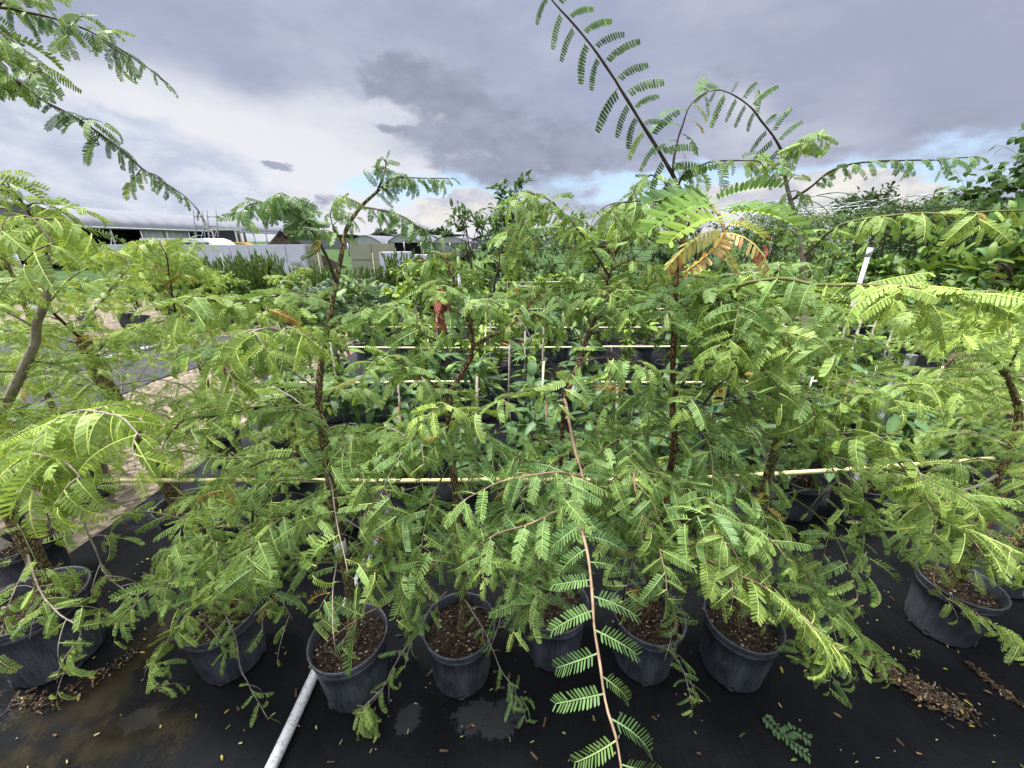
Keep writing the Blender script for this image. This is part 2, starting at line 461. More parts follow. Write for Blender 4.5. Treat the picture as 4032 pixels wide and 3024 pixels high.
# --- pinnate leaf templates: unit length along x, leaflets to +-y, up z
def pinnate(pairs, curv, fold, lod, seed):
    rg = random.Random(seed)
    V, F, S, K = [], [], [], []
    def at(t):
        a = curv * t
        if curv < 1e-3: return np.array([t, 0, 0]), np.array([1, 0, 0.]), np.array([0, 0, 1.])
        return np.array([math.sin(a) / curv, 0, -(1 - math.cos(a)) / curv]), np.array([math.cos(a), 0, -math.sin(a)]), np.array([math.sin(a), 0, math.cos(a)])
    # rachis
    ns = 5 if lod == 0 else 3
    w0 = .016 if lod == 0 else .015
    b = 0
    for i in range(ns + 1):
        t = i / ns * .98; p, tt, nn = at(t); w = w0 * (1 - .55 * t)
        V += [p + np.array([0, w, 0]), p + nn * w * .9, p - np.array([0, w, 0])]; K += [1, 1, 1]
    for i in range(ns):
        a = i * 3
        F += [a, a + 1, a + 4, a + 3, a + 1, a + 2, a + 5, a + 4]; S += [4, 4]
    for i in range(pairs):
        t = .13 + .85 * i / (pairs - 1)
        p, tt, nn = at(t)
        e = i / (pairs - 1)
        L = (.185 * (0.78 + .45 * math.sin(math.pi * (.18 + .62 * e)))) * (1 - .25 * max(0, e - .8) / .2)
        w = .86 * .85 / (pairs - 1) * (.80 if lod == 0 else .86)
        for sgn in (1, -1):
            if rg.random() < .035: continue
            fo = fold + rg.uniform(-.12, .12)
            an = (1.18 - .38 * e) + rg.uniform(-.06, .06)
            d = math.cos(fo) * (np.array([0, sgn, 0]) * math.sin(an) + tt * math.cos(an)) + math.sin(fo) * nn
            side = norm(tt - d * np.dot(tt, d))
            side = norm(side + np.cross(d, side) * sgn * rg.uniform(.15, .6) * (1 if fold >= -.1 else .6))
            l = L * rg.uniform(.93, 1.06)
            up = norm(np.cross(d, side))
            if lod == 0:
                pts = [p + d * .006 + side * w * .25, p + d * .006 - side * w * .25, p + d * l * .22 - side * w * .5, p + d * l * .82 - side * w * .48, p + d * l, p + d * l * .86 + side * w * .40, p + d * l * .22 + side * w * .5]
            else:
                pts = [p + d * .02 - side * w * .2, p + d * l * .9 - side * w * .5, p + d * l + side * w * .1, p + d * l * .35 + side * w * .5]
            b = len(V); V += pts; K += [-rg.uniform(.78, 1.2)] * len(pts)
            F += list(range(b, b + len(pts))); S.append(len(pts))
    return np.array(V), np.array(F), np.array(S), np.array(K)

PIN = {}
for lod, prs in ((0, (12, 14)), (1, (11, 13)), (2, (8, 9))):
    PIN[lod] = []
    q = 0
    for curv in (.25, .6, 1.0, 1.5):
        for fold in (-.95, -.55, -.1, .35, .75):
            PIN[lod].append((curv, fold, pinnate(prs[q % 2], curv, fold, lod if lod < 2 else 1, 100 * lod + q)))
            q += 1

MATURE = np.array([.176, .288, .078]); OLD = np.array([.127, .238, .088])
MIDG = np.array([.236, .345, .084]); YOUNG = np.array([.30, .435, .09])

DEEP = np.array([.070, .145, .050])  # darker leaf colour for tall shoots; mostly their backlit shade put into the colour

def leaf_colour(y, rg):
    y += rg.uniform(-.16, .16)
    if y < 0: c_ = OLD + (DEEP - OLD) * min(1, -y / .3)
    elif y < .33: c_ = OLD + (MATURE - OLD) * max(0, y) / .33
    elif y < .66: c_ = MATURE + (MIDG - MATURE) * (y - .33) / .33
    else: c_ = MIDG + (YOUNG - MIDG) * min(1, (y - .66) / .34)
    return c_ * rg.uniform(.88, 1.14)

# gaps in the foliage, seen from the camera: x0, y0, x1, y1, farthest leaf, share of leaves missing
GAPS = [(2775, 1480, 2895, 1640, 1.7, .95), (0, 2020, 210, 2340, 1.17, .85), (0, 2480, 490, 2760, 1.15, .7), (930, 2420, 1140, 2700, 1.15, .85), (1270, 1960, 1430, 2340, 1.08, .85),
        (1220, 2380, 1580, 2800, 1.05, .7), (1660, 2300, 1990, 2760, 1.1, .75), (2050, 2380, 2320, 2650, 1.15, .65), (2390, 2380, 2720, 2720, 1.15, .65), (2730, 2430, 3100, 2740, 1.12, .65), (1120, 2300, 1240, 2900, 1.1, .7), (1560, 2500, 1680, 2900, 1.1, .6),
        (3530, 2200, 3950, 2580, 1.2, .55), (3110, 1810, 3370, 2060, 1.8, .85), (3250, 2050, 3520, 2200, 1.5, .6), (1850, 1330, 2540, 1480, 2.6, .7), (1480, 1470, 2000, 1535, 2.6, .55),
        (2380, 1480, 2760, 1540, 2.6, .6), (300, 1400, 690, 1560, 2.5, .55), (1830, 1560, 2150, 1860, 1.9, .4), (480, 1865, 2500, 1915, 1.55, .4), (2980, 1790, 3950, 1885, 1.55, .55),
        (260, 2030, 600, 2400, 1.6, .65), (500, 2680, 1150, 3000, 1.2, .5), (1735, 1540, 1810, 2100, 1.06, .5), (1560, 1190, 2560, 1310, 3.5, .35), (2620, 1250, 2700, 1980, 1.12, .45), (2980, 1600, 3130, 2000, 1.2, .4), (1080, 1990, 1300, 2330, 1.4, .45)]

def in_gap(p, rg):
    d = p - CAMV; dep = d[1] * CP - d[2] * SP
    px = 2016 + FPX * d[0] / dep; py = 1512 - FPX * (d[1] * SP + d[2] * CP) / dep
    for x0, y0, x1, y1, Y, q in GAPS:
        if x0 < px < x1 and y0 < py < y1 and p[1] < Y and rg.random() < q: return True
    return False

def put_leaf(g, p, axis, up, length, y, rg, mi=0, curv=None, fold=None, keep=False, colour=None, spots=None, sq=1.0):
    dist = np.linalg.norm(p - CAMV)
    if not keep and (dist < .62 or (p[1] < .62 and abs(p[0]) < 1.0)): return
    if not keep and in_gap(p + norm(axis) * length * .5, rg): return
    lod = 0 if dist < 2.3 else (1 if dist < 4.2 else 2)
    length = length * LEAF_K
    axis = norm(axis); z = up - axis * np.dot(up, axis); z = norm(z); yv = np.cross(z, axis)
    bestset = PIN[lod]
    if curv is None: curv = rg.choice((.25, .6, .6, 1.0, 1.0, 1.5, 1.5))
    if fold is None: fold = rg.choice((-.95, -.95, -.55, -.55, -.1, .35, .75))
    tmpl = min(bestset, key=lambda q: abs(q[0] - curv) + abs(q[1] - fold))[2]
    V, F, S, K = tmpl
    Wv = p + length * (V[:, :1] * axis + V[:, 1:2] * sq * yv + V[:, 2:] * z)
    c_ = leaf_colour(y, rg) if colour is None else np.asarray(colour)
    cc = np.where(K[:, None] > .5, np.minimum(.75, c_ * np.array([1.9, 1.6, 1.7]) + .05), c_ * -K[:, None])
    if spots:      # blotched leaflets
        st = np.where(K < 0)[0]
        for q in range(0, len(st), 7):
            if rg.random() < spots[0]: cc[st[q + (0 if rg.random() < .5 else 3):q + 7]] = spots[1]
    g.add(Wv, F, S, mi, cc)

UP = np.array([0, 0, 1.0])
LEAF_K = 1.1

def leafy(g, pts, rg, start=0.0, spacing=.026, length=.095, y=.4, mi=0, keep=False, droop=.12, tipyoung=.35, rank_up=None, curv=None, fold=None, spread=62, jitter=.18, endlen=.55, skip=.04, leaf_up=None):
    """leaves in two ranks along a shoot"""
    seg = np.linalg.norm(np.diff(pts, axis=0), axis=1); cum = np.concatenate([[0], np.cumsum(seg)]); tot = cum[-1]
    sd = rg.choice((1, -1)); s_ = tot * start
    while s_ < tot:
        f = s_ / tot
        i = min(len(pts) - 2, int(np.searchsorted(cum, s_, 'right') - 1))
        p = pts[i] + (pts[i + 1] - pts[i]) * ((s_ - cum[i]) / max(seg[i], 1e-9))
        T = norm(pts[i + 1] - pts[i])
        N = rank_up if rank_up is not None else UP
        N = N - T * np.dot(N, T)
        if np.linalg.norm(N) < .25: N = np.array([0, -1.0, .2]) - T * np.dot(np.array([0, -1.0, .2]), T)
        N = norm(N); S_ = np.cross(T, N)
        a = R(spread + rg.uniform(-12, 12))
        ax = T * math.cos(a) + S_ * sd * math.sin(a) + N * rg.uniform(-.02, .38) - UP * droop * rg.uniform(.2, 1.4)
        ax += np.array([rg.gauss(0, jitter), rg.gauss(0, jitter), rg.gauss(0, jitter)])
        up = (N if leaf_up is None else leaf_up) + np.array([rg.gauss(0, .22), rg.gauss(0, .22), rg.gauss(0, .12)])
        ln = length * (rg.uniform(.78, 1.12) if rg.random() > .18 else rg.uniform(.5, .8))
        if f > .85: ln *= endlen + (1 - endlen) * (1 - f) / .15
        yy = y + tipyoung * max(0, (f - .72) / .28)
        if rg.random() < .035 and not keep: yy, ln = 1.1, ln * .7
        tired = rg.random() < .012 and not keep
        if rg.random() > skip: put_leaf(g, p, ax, up, ln, yy, rg, mi, curv, fold, keep, (.34, .27, .07) if tired else None, (.3, (.20, .11, .04)) if tired else ((.05, (.26, .22, .06)) if rg.random() < .12 else None))
        sd = -sd; s_ += spacing * rg.uniform(.72, 1.05)
    if True:
        T = norm(pts[-1] - pts[-2])
        put_leaf(g, pts[-1], T + UP * .05, UP + np.array([.1, -.3, 0]), length * endlen, y + tipyoung, rg, mi, curv, fold, keep)

def arch(p, d, L, droop, rg, n=7, wob=.03):
    """a thin shoot that leaves p along d and bends over under its own weight"""
    pts = [np.array(p, float)]; d = norm(d)
    for i in range(n):
        d = norm(d + np.array([rg.gauss(0, wob * 2), rg.gauss(0, wob * 2), -droop * (i + 1) / n + rg.gauss(0, wob)]))
        pts.append(pts[-1] + d * L / n)
    return np.array(pts)

def empty(name, loc, label=None, cat=None, group=None):
    o = bpy.data.objects.new(name, None)
    o.empty_display_size = .1
    o.location = loc
    COL.objects.link(o)
    if label: o['label'] = label
    if cat: o['category'] = cat
    if group: o['group'] = group
    return o

def tag(o, label=None, cat=None, group=None, kind=None):
    for k_, v_ in (('label', label), ('category', cat), ('group', group), ('kind', kind)):
        if v_: o[k_] = v_
    return o

# ------------------------------------------------------------------ ground
def sheet(name, x0, x1, y0, y1, z, m_, nx=1, ny=1, bumpy=0.0, edge=None):
    g = Geo([m_]); V = []
    for j in range(ny + 1):
        for i in range(nx + 1):
            x = x0 + (x1 - x0) * i / nx; y = y0 + (y1 - y0) * j / ny
            if edge and i in (0, nx): x += edge * mnoise.noise(Vector((x, y * 1.3, 3.1)))
            dz = bumpy * (mnoise.noise(Vector((x * 2.1, y * 2.1, 0))) + .5 * mnoise.noise(Vector((x * 5.3, y * 5.3, 7)))) if bumpy else 0
            V.append((x, y, z + dz))
    F, S = [], []
    for j in range(ny):
        for i in range(nx):
            a = j * (nx + 1) + i
            F += [a, a + 1, a + nx + 2, a + nx + 1]; S.append(4)
    g.add(V, F, S, 0, (1, 1, 1), True)
    return g.build(name)

tag(sheet('ground', -900, 900, -300, 1800, -.012, M['gravel']), kind='structure')
M['grass'] = simple('rough_grass', (.045, .085, .028), .9, .1, vary=.5, scale=1.2, bmp=.5)
tag(sheet('grass', -900, 900, 12.6, 1700, -.006, M['grass']), kind='structure')
tag(sheet('grass_strip', 6.9, 60, 7.0, 12.55, -.005, M['grass']), kind='structure')
tag(sheet('weed_fabric', -2.6, 6.6, -3.0, 11.5, .002, M['fabric'], 120, 180, .0035, .12), kind='structure')
tag(sheet('weed_fabric_beyond_path', -16, -4.6, 2.6, 7.2, .002, M['fabric'], 40, 30, .006, .15), kind='structure')
#PART2
# ------------------------------------------------------------------ pots and soil (meshes shared by all copies)
def pot_mesh():
    g = Geo([M['pot']])
    prof = [(.0, .004), (.108, .004), (.113, .0), (.1155, .012), (.119, .05), (.127, .15), (.1335, .222), (.1365, .224), (.1375, .236), (.1355, .238),
            (.1365, .246), (.1395, .248), (.1405, .256), (.1385, .258), (.139, .262), (.1435, .263), (.1455, .267), (.1455, .272), (.143, .275), (.139, .2745), (.1355, .27), (.131, .20), (.129, .18)]
    def wob(a, z):
        return 1 + (.0085 * math.cos(30 * a) * (.6 + .4 * math.sin(3.1 * a + 1)) if .02 < z < .2 else 0) + .002 * math.sin(3 * a + 5 * z)
    g.lathe(prof, 180, wob=wob)
    return g
_o = pot_mesh().build('pot'); POT = _o.data; bpy.data.objects.remove(_o)
g = Geo([M['pot'], M['ink'], M['tag_white']])
ring = [(.0135 + .0028 * math.cos(t), .0, .0) for t in (0,)]
for j in range(16):
    pass
V, F, S = [], [], []
for i in range(20):
    a = 2 * math.pi * i / 20
    for r_, y_ in ((.0155, -.0005), (.0145, -.0032), (.0115, -.0032), (.0105, -.0008)):
        V.append((r_ * math.cos(a), y_, r_ * math.sin(a)))
for i in range(20):
    q = (i + 1) % 20
    for j in range(3):
        F += [i * 4 + j, i * 4 + j + 1, q * 4 + j + 1, q * 4 + j]; S.append(4)
g.add(V, F, S, 0, (1, 1, 1), True)
g.add([(.0105 * math.cos(2 * math.pi * i / 20), -.0009, .0105 * math.sin(2 * math.pi * i / 20)) for i in range(20)], list(range(20)), [20], 1)
_o = g.build('drain_hole'); HOLE = _o.data; bpy.data.objects.remove(_o)

def rock(g, c, r, rg, mi, flat=.7):
    V = []
    q = [rg.uniform(.7, 1.25) for _ in range(8)]
    rz = rg.uniform(0, 6.28)
    for i, (x, y, z) in enumerate([(1, 0, 0), (-1, 0, 0), (0, 1, 0), (0, -1, 0), (0, 0, flat), (0, 0, -flat)]):
        X = x * math.cos(rz) - y * math.sin(rz); Y = x * math.sin(rz) + y * math.cos(rz)
        V.append((c[0] + X * r * q[i], c[1] + Y * r * q[(i + 3) % 8], c[2] + z * r * q[i]))
    F = [0, 2, 4, 2, 1, 4, 1, 3, 4, 3, 0, 4, 2, 0, 5, 1, 2, 5, 3, 1, 5, 0, 3, 5]
    g.add(V, F, [3] * 8, mi)

def chip(g, c, rg, mi, L=.008, w=.003):
    a = rg.uniform(0, 6.28); t = rg.uniform(-.5, .5)
    d = np.array([math.cos(a), math.sin(a), t]) * L; s_ = np.array([-math.sin(a), math.cos(a), rg.uniform(-.6, .6)]) * w
    c = np.array(c); h = np.array([0, 0, .0016])
    V = [c - d - s_, c + d - s_ * .6, c + d + s_ * .7, c - d + s_]
    V += [v + h for v in V]
    F = [3, 2, 1, 0, 4, 5, 6, 7, 0, 1, 5, 4, 1, 2, 6, 5, 2, 3, 7, 6, 3, 0, 4, 7]
    g.add(V, F, [4] * 6, mi)

SOILS = []
for sd in range(3):
    rg = random.Random(40 + sd)
    g = Geo([M['soil'], M['perlite'], M['chip']])
    nr, na = 11, 44
    V = [(0, 0, .236)]
    for i in range(1, nr + 1):
        for j in range(na):
            r_ = .133 * i / nr; a = 2 * math.pi * j / na
            x, y = r_ * math.cos(a), r_ * math.sin(a)
            h = .008 * mnoise.noise(Vector((x * 28, y * 28, sd * 9))) + .006 * mnoise.noise(Vector((x * 70, y * 70, sd * 5))) + .006 * (1 - (i / nr) ** 2)
            V.append((x, y, .228 + h - (.006 if i == nr else 0)))
    F, S = [], []
    for j in range(na): F += [0, 1 + j, 1 + (j + 1) % na]; S.append(3)
    for i in range(nr - 1):
        for j in range(na):
            q = (j + 1) % na
            F += [1 + i * na + j, 1 + (i + 1) * na + j, 1 + (i + 1) * na + q, 1 + i * na + q]; S.append(4)
    g.add(V, F, S, 0, (1, 1, 1), False)
    for _ in range(150):
        r_ = .128 * math.sqrt(rg.random()); a = rg.uniform(0, 6.28)
        x, y = r_ * math.cos(a), r_ * math.sin(a)
        z = .231 + .006 * (1 - (r_ / .13) ** 2)
        q = rg.random()
        if q < .42: rock(g, (x, y, z), rg.choice((.0022, .003, .004, .0055)) * rg.uniform(.8, 1.3), rg, 1)
        else: chip(g, (x, y, z), rg, 2 if rg.random() < .6 else 0, rg.uniform(.004, .011), rg.uniform(.0015, .004))
    _o = g.build('soil'); SOILS.append(_o.data); bpy.data.objects.remove(_o)

def child(name, me, parent, loc=(0, 0, 0), rz=0.0, sc=1.0):
    o = bpy.data.objects.new(name, me)
    COL.objects.link(o); o.parent = parent; o.location = loc; o.rotation_euler = (0, 0, rz); o.scale = (sc, sc, sc)
    return o

def add_pot(root, rz=0.0, sc=1.0, soil=0, holes=True):
    p = child('pot', POT, root, (0, 0, .006), rz, sc)
    child('soil', SOILS[soil % 3], root, (0, 0, .006), rz * 1.7, sc)
    if holes:
        for i in range(4):
            a = math.pi / 4 + i * math.pi / 2
            h = bpy.data.objects.new('drain_hole', HOLE); COL.objects.link(h); h.parent = p
            h.location = (.1175 * math.cos(a), .1175 * math.sin(a), .022); h.rotation_euler = (0, 0, a + math.pi / 2)
    return p

# ------------------------------------------------------------------ tamarinds
class Tree:
    def __init__(s, x, y, label, seed, young=.4, pot=True, rz=0.0, sc=1.0, holes=True):
        s.o = np.array([x, y, 0.0]); s.rg = random.Random(seed); s.young = young
        s.root = empty('potted_tamarind', (x, y, 0), label, 'potted tree', 'potted tamarind trees')
        if pot: add_pot(s.root, rz, sc, seed, holes)
        s.crown = Geo([M['leaf'], M['twig_green'], M['twig_grey']])
        s.trunk_pts = None
    def trunk(s, pix, r0, r1, m_='bark', world_pts=False, name='trunk'):
        P = np.array([np.array(q, float) if world_pts else see(*q) for q in pix])
        if name == 'trunk': P = np.vstack([[s.o[0] + .35 * (P[0][0] - s.o[0]), s.o[1] + .35 * (P[0][1] - s.o[1]), .215], P])
        pts = catmull(P, .022)
        n = len(pts); q = np.linspace(0, 1, n)
        rr = r0 + (r1 - r0) * q
        rr = rr * (1 + .35 * np.exp(-q * n * .022 / .035) * (name == 'trunk'))
        for i in range(n):
            rr[i] *= 1 + .10 * mnoise.noise(Vector((pts[i][0] * 25, pts[i][1] * 25, pts[i][2] * 25 + s.o[0])))
        g = Geo([M[m_]]); g.tube(pts, rr, 12)
        ob = g.build(name, s.root, s.o)
        if name == 'trunk' and s.trunk_pts is None: s.trunk_pts = pts
        return pts
    def branch(s, pix, r0, r1, m_='twig_dark', start=.15, spacing=.026, length=.095, y=None, twigs=0, twig_len=.14, keep=False, world_pts=False, droop=.14, tip=.3, leaves=True, **kw):
        """a limb traced in the photo: its wood is a part, its leaves a sub-part"""
        P = np.array([np.array(q, float) if world_pts else see(*q) for q in pix])
        pts = catmull(P, .02)
        for i in range(1, len(pts)):
            pts[i] += np.array([mnoise.noise(Vector(tuple(pts[i] * 14))), mnoise.noise(Vector(tuple(pts[i] * 14 + 9))), mnoise.noise(Vector(tuple(pts[i] * 14 + 5)))]) * .004
        g = Geo([M[m_]]); n = len(pts)
        g.tube(pts, np.linspace(r0, r1, n) * (1 + .12 * np.sin(np.arange(n) * 1.4)), 7)
        yy = s.young if y is None else y
        b = g.build('branch', s.root, s.o)
        f = Geo([M['leaf'], M[m_]])
        if leaves: leafy(f, pts, s.rg, start, spacing, length, yy, 0, keep, droop, tip, **kw)
        for t in range(twigs):
            q = start + (1 - start) * (t + .5 + s.rg.uniform(-.3, .3)) / twigs
            i = min(n - 2, int(q * n)); T = norm(pts[i + 1] - pts[i])
            S_ = np.cross(T, UP); S_ = norm(S_) if np.linalg.norm(S_) > .1 else np.array([1.0, 0, 0])
            d = T * s.rg.uniform(.3, .9) + S_ * (1 if t % 2 else -1) * s.rg.uniform(.5, 1) + UP * s.rg.uniform(-.1, .4)
            tw = arch(pts[i], d, twig_len * s.rg.uniform(.6, 1.3), .35, s.rg)
            f.tube(tw, np.linspace(r1 * 1.0 + .0006, .0007, len(tw)), 4, 1)
            leafy(f, tw, s.rg, .08, spacing, length * .9, yy, 0, keep, droop, tip)
        if leaves or twigs: f.build('foliage', b, s.o)
        return pts
    def fill(s, n, t0, t1, L=(.35, .6), elev=(5, 50), droop=.35, spacing=.026, length=.085, azr=(0, 360), twig_gap=.075, y=None, pts=None, tw=(.07, .19)):
        """the many thin arching side shoots of the crown"""
        rg = s.rg; g = s.crown; tp = s.trunk_pts if pts is None else pts
        a = rg.uniform(0, 360)
        yy = s.young if y is None else y
        for k_ in range(n):
            t = t0 + (t1 - t0) * (k_ + rg.random()) / n
            i = min(len(tp) - 1, int(t * (len(tp) - 1)))
            a += 137.5 + rg.uniform(-25, 25)
            aa = R(azr[0] + (a % 360) / 360 * (azr[1] - azr[0]))
            e = R(rg.uniform(*elev))
            d = np.array([math.cos(aa) * math.cos(e), math.sin(aa) * math.cos(e), math.sin(e)])
            ln = rg.uniform(*L)
            P = arch(tp[i], d, ln, droop * rg.uniform(.4, 1.3), rg, 9)
            if P[:, 1].min() < .55: continue
            if P[:, 2].min() < .40 and P[-1, 1] < 1.45: continue
            pts_ = catmull(P, .03)
            r0 = .0016 + .0042 * ln
            g.tube(pts_, np.linspace(r0, .0009, len(pts_)), 5, 2 if rg.random() < .35 else 1)
            yb = yy + rg.uniform(-.12, .12)
            leafy(g, pts_, rg, .3, spacing, length * rg.uniform(.85, 1.15), yb)
            q = .18 + rg.random() * .1
            sd = 1
            while q < .95:
                j = min(len(pts_) - 2, int(q * len(pts_))); T = norm(pts_[j + 1] - pts_[j])
                S_ = np.cross(T, UP); S_ = norm(S_) if np.linalg.norm(S_) > .1 else np.array([1.0, 0, 0])
                dd = T * rg.uniform(.3, .8) + S_ * sd * rg.uniform(.6, 1) + UP * rg.uniform(-.25, .45)
                tl = rg.uniform(*tw) * (1.15 - .6 * q)
                if pts_[j][2] < .45 and pts_[j][1] < 1.45: break
                tw_ = arch(pts_[j], dd, tl, .28, rg, 6)
                g.tube(tw_, np.linspace(.0015, .0006, len(tw_)), 4, 1)
                leafy(g, tw_, rg, .1, spacing, length * rg.uniform(.8, 1.05), yb)
                sd = -sd; q += twig_gap / ln * rg.uniform(.7, 1.3)
    def done(s):
        if s.crown.n: s.crown.build('crown', s.root, s.o)

# ---- front row, from left to right
A = Tree(-1.96, 1.16, 'tamarind with a thick fissured leaning trunk in the wide pot by the gravel path', 1, .5, rz=.4, sc=1.2)
A.trunk([(190, 2330, 1.22), (150, 2220, 1.22), (95, 2110, 1.22), (45, 2020, 1.22), (0, 1900, 1.24), (-40, 1740, 1.26), (-60, 1560, 1.3)], .034, .018)
A.branch([(-30, 1760, 1.26), (120, 1700, 1.1), (300, 1620, 1.0), (470, 1640, .92), (560, 1720, .88)], .006, .002, 'twig_grey', .2, .024, .125, .72, 6, .12, droop=.5, curv=.9)
A.branch([(-30, 1860, 1.2), (40, 1790, 1.05), (150, 1790, .95), (270, 1830, .9), (330, 1900, .88)], .006, .002, 'twig_grey', .2, .024, .13, .7, 4, .1, droop=.5, curv=.9)
A.branch([(-50, 1960, 1.15), (40, 1850, 1.0), (90, 1870, .92), (150, 1960, .88), (200, 2060, .87)], .005, .002, 'twig_grey', .15, .024, .125, .7, 3, .1, droop=.5)
A.branch([(60, 2050, 1.22), (200, 1950, 1.15), (310, 1930, 1.08), (322, 2016, 1.03), (340, 2083, 1.01), (371, 2156, 1.0), (407, 2241, .99), (430, 2290, .98)], .0055, .0018, 'twig_grey', .35, .026, .09, .55, 9, .14)
A.branch([(110, 2180, 1.2), (160, 2330, 1.02), (240, 2420, .96), (320, 2480, .94), (290, 2560, .93), (270, 2640, .93)], .004, .0014, 'twig_grey', .3, .024, .085, .5, 7, .12)
A.branch([(120, 2200, 1.2), (60, 2320, 1.0), (20, 2420, .95), (10, 2500, .93)], .004, .0014, 'twig_grey', .3, .024, .085, .5, 5, .1)
A.branch([(400, 2240, 1.0), (470, 2310, .99), (540, 2340, .98), (620, 2290, .97)], .003, .0012, 'twig_grey', .1, .024, .075, .5, 3, .08)
A.fill(10, .5, .95, (.3, .55), y=.56)
A.done()

B = Tree(-1.2, 1.15, 'many stemmed low bushy tamarind whose shoots trail over the pot rim to the ground', 2, .45, rz=1.0)
B.trunk([(872, 2410, 1.15), (845, 2300, 1.15), (815, 2180, 1.15), (800, 2050, 1.15), (790, 1940, 1.17)], .011, .005, 'bark_brown')
p2 = B.trunk([(905, 2400, 1.17), (960, 2230, 1.18), (990, 2080, 1.2), (1000, 1950, 1.22)], .008, .004, 'bark_brown', name='stem')
B.branch([(830, 2240, 1.15), (869, 2210, 1.05), (800, 2330, .99), (717, 2441, .96), (644, 2545, .94), (601, 2623, .93), (606, 2690, .93), (660, 2740, .93)], .004, .0014, 'twig_grey', .25, .026, .085, .42, 7, .11)
B.branch([(870, 2390, 1.1), (900, 2440, .99), (936, 2551, .96), (954, 2648, .95), (1008, 2745, .94), (1057, 2836, .92), (1085, 2890, .91)], .0032, .0012, 'twig_grey', .2, .026, .075, .45, 5, .07)
B.branch([(870, 2350, 1.12), (800, 2430, 1.0), (850, 2500, .95), (870, 2540, .94)], .003, .0012, 'twig_grey', .15, .026, .07, .5, 3, .07)
B.branch([(960, 2230, 1.18), (1060, 2180, 1.1), (1140, 2130, 1.04), (1230, 2080, 1.0), (1290, 2120, .98)], .004, .0014, 'twig_grey', .1, .025, .085, .45, 7, .13)
B.branch([(980, 2100, 1.18), (1060, 2280, 1.06), (1120, 2380, 1.02), (1150, 2440, 1.0)], .0035, .0013, 'twig_grey', .1, .025, .085, .42, 6, .13)
B.fill(9, .4, 1.0, (.26, .45), (5, 45), y=.44)
B.fill(5, .4, 1.0, (.25, .4), (0, 40), pts=p2, y=.4)
B.done()

C = Tree(-.63, 1.05, 'tallest straight tamarind with a white painted ring low on its slim trunk', 3, .32, rz=.2)
ct = C.trunk([(1378, 2320, 1.07), (1345, 2180, 1.08), (1325, 2050, 1.10), (1300, 1900, 1.12), (1272, 1720, 1.15), (1255, 1600, 1.18), (1258, 1500, 1.2), (1278, 1350, 1.24), (1310, 1180, 1.28), (1345, 1000, 1.33), (1365, 900, 1.36), (1420, 815, 1.4), (1485, 755, 1.42)], .0215, .0050)
g = Geo([M['tag_white']])
i = int(np.argmin(abs(ct[:, 2] - see(1345, 2150, 1.08)[2]))); g.tube(ct[i - 1:i + 2], .0205, 12)
g.build('paint_ring', C.root, C.o)
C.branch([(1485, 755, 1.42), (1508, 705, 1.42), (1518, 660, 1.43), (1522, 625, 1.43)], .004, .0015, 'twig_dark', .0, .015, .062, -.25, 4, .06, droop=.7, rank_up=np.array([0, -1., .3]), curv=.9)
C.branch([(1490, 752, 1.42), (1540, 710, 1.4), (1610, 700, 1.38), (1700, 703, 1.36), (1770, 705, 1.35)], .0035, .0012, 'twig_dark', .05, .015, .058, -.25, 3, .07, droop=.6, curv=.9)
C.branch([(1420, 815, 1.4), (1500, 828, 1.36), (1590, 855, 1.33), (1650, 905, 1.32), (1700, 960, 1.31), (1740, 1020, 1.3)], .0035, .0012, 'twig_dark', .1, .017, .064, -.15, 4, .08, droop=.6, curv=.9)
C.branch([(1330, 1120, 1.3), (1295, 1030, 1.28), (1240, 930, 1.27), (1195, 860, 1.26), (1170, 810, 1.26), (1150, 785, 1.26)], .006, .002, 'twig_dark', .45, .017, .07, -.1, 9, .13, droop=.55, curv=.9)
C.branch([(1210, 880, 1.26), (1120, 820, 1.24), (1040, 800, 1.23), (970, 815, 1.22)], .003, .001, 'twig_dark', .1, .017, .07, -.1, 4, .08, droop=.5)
C.branch([(1350, 960, 1.34), (1310, 890, 1.35), (1300, 830, 1.36), (1330, 790, 1.36)], .003, .001, 'twig_dark', .1, .019, .075, .2, 4, .09, droop=.5)
C.branch([(1258, 1640, 1.18), (1224, 1637, 1.16), (1152, 1608, 1.12), (1025, 1605, 1.08), (863, 1637, 1.04), (754, 1645, 1.02), (660, 1690, 1.0)], .008, .0025, 'twig_dark', .12, .026, .095, .42, 12, .15)
C.branch([(1275, 1390, 1.24), (1180, 1330, 1.12), (1060, 1290, 1.02), (960, 1330, .95), (900, 1400, .92), (880, 1480, .9)], .006, .002, 'twig_grey', .3, .024, .115, .52, 7, .13, droop=.5, curv=.9)
C.branch([(1290, 1280, 1.26), (1400, 1230, 1.2), (1540, 1210, 1.15), (1660, 1240, 1.1)], .005, .0016, 'twig_dark', .1, .025, .09, .3, 8, .15)
C.branch([(1300, 1180, 1.28), (1180, 1160, 1.22), (1040, 1170, 1.15), (930, 1200, 1.1), (820, 1180, 1.06)], .005, .0016, 'twig_dark', .1, .025, .095, .42, 9, .15)
C.branch([(1320, 2050, 1.1), (1430, 2000, 1.06), (1450, 2100, 1.0), (1460, 2200, .98)], .0035, .0012, 'twig_grey', .1, .024, .085, .3, 5, .12)
C.fill(17, .25, .62, (.3, .55), y=.36)
C.done()

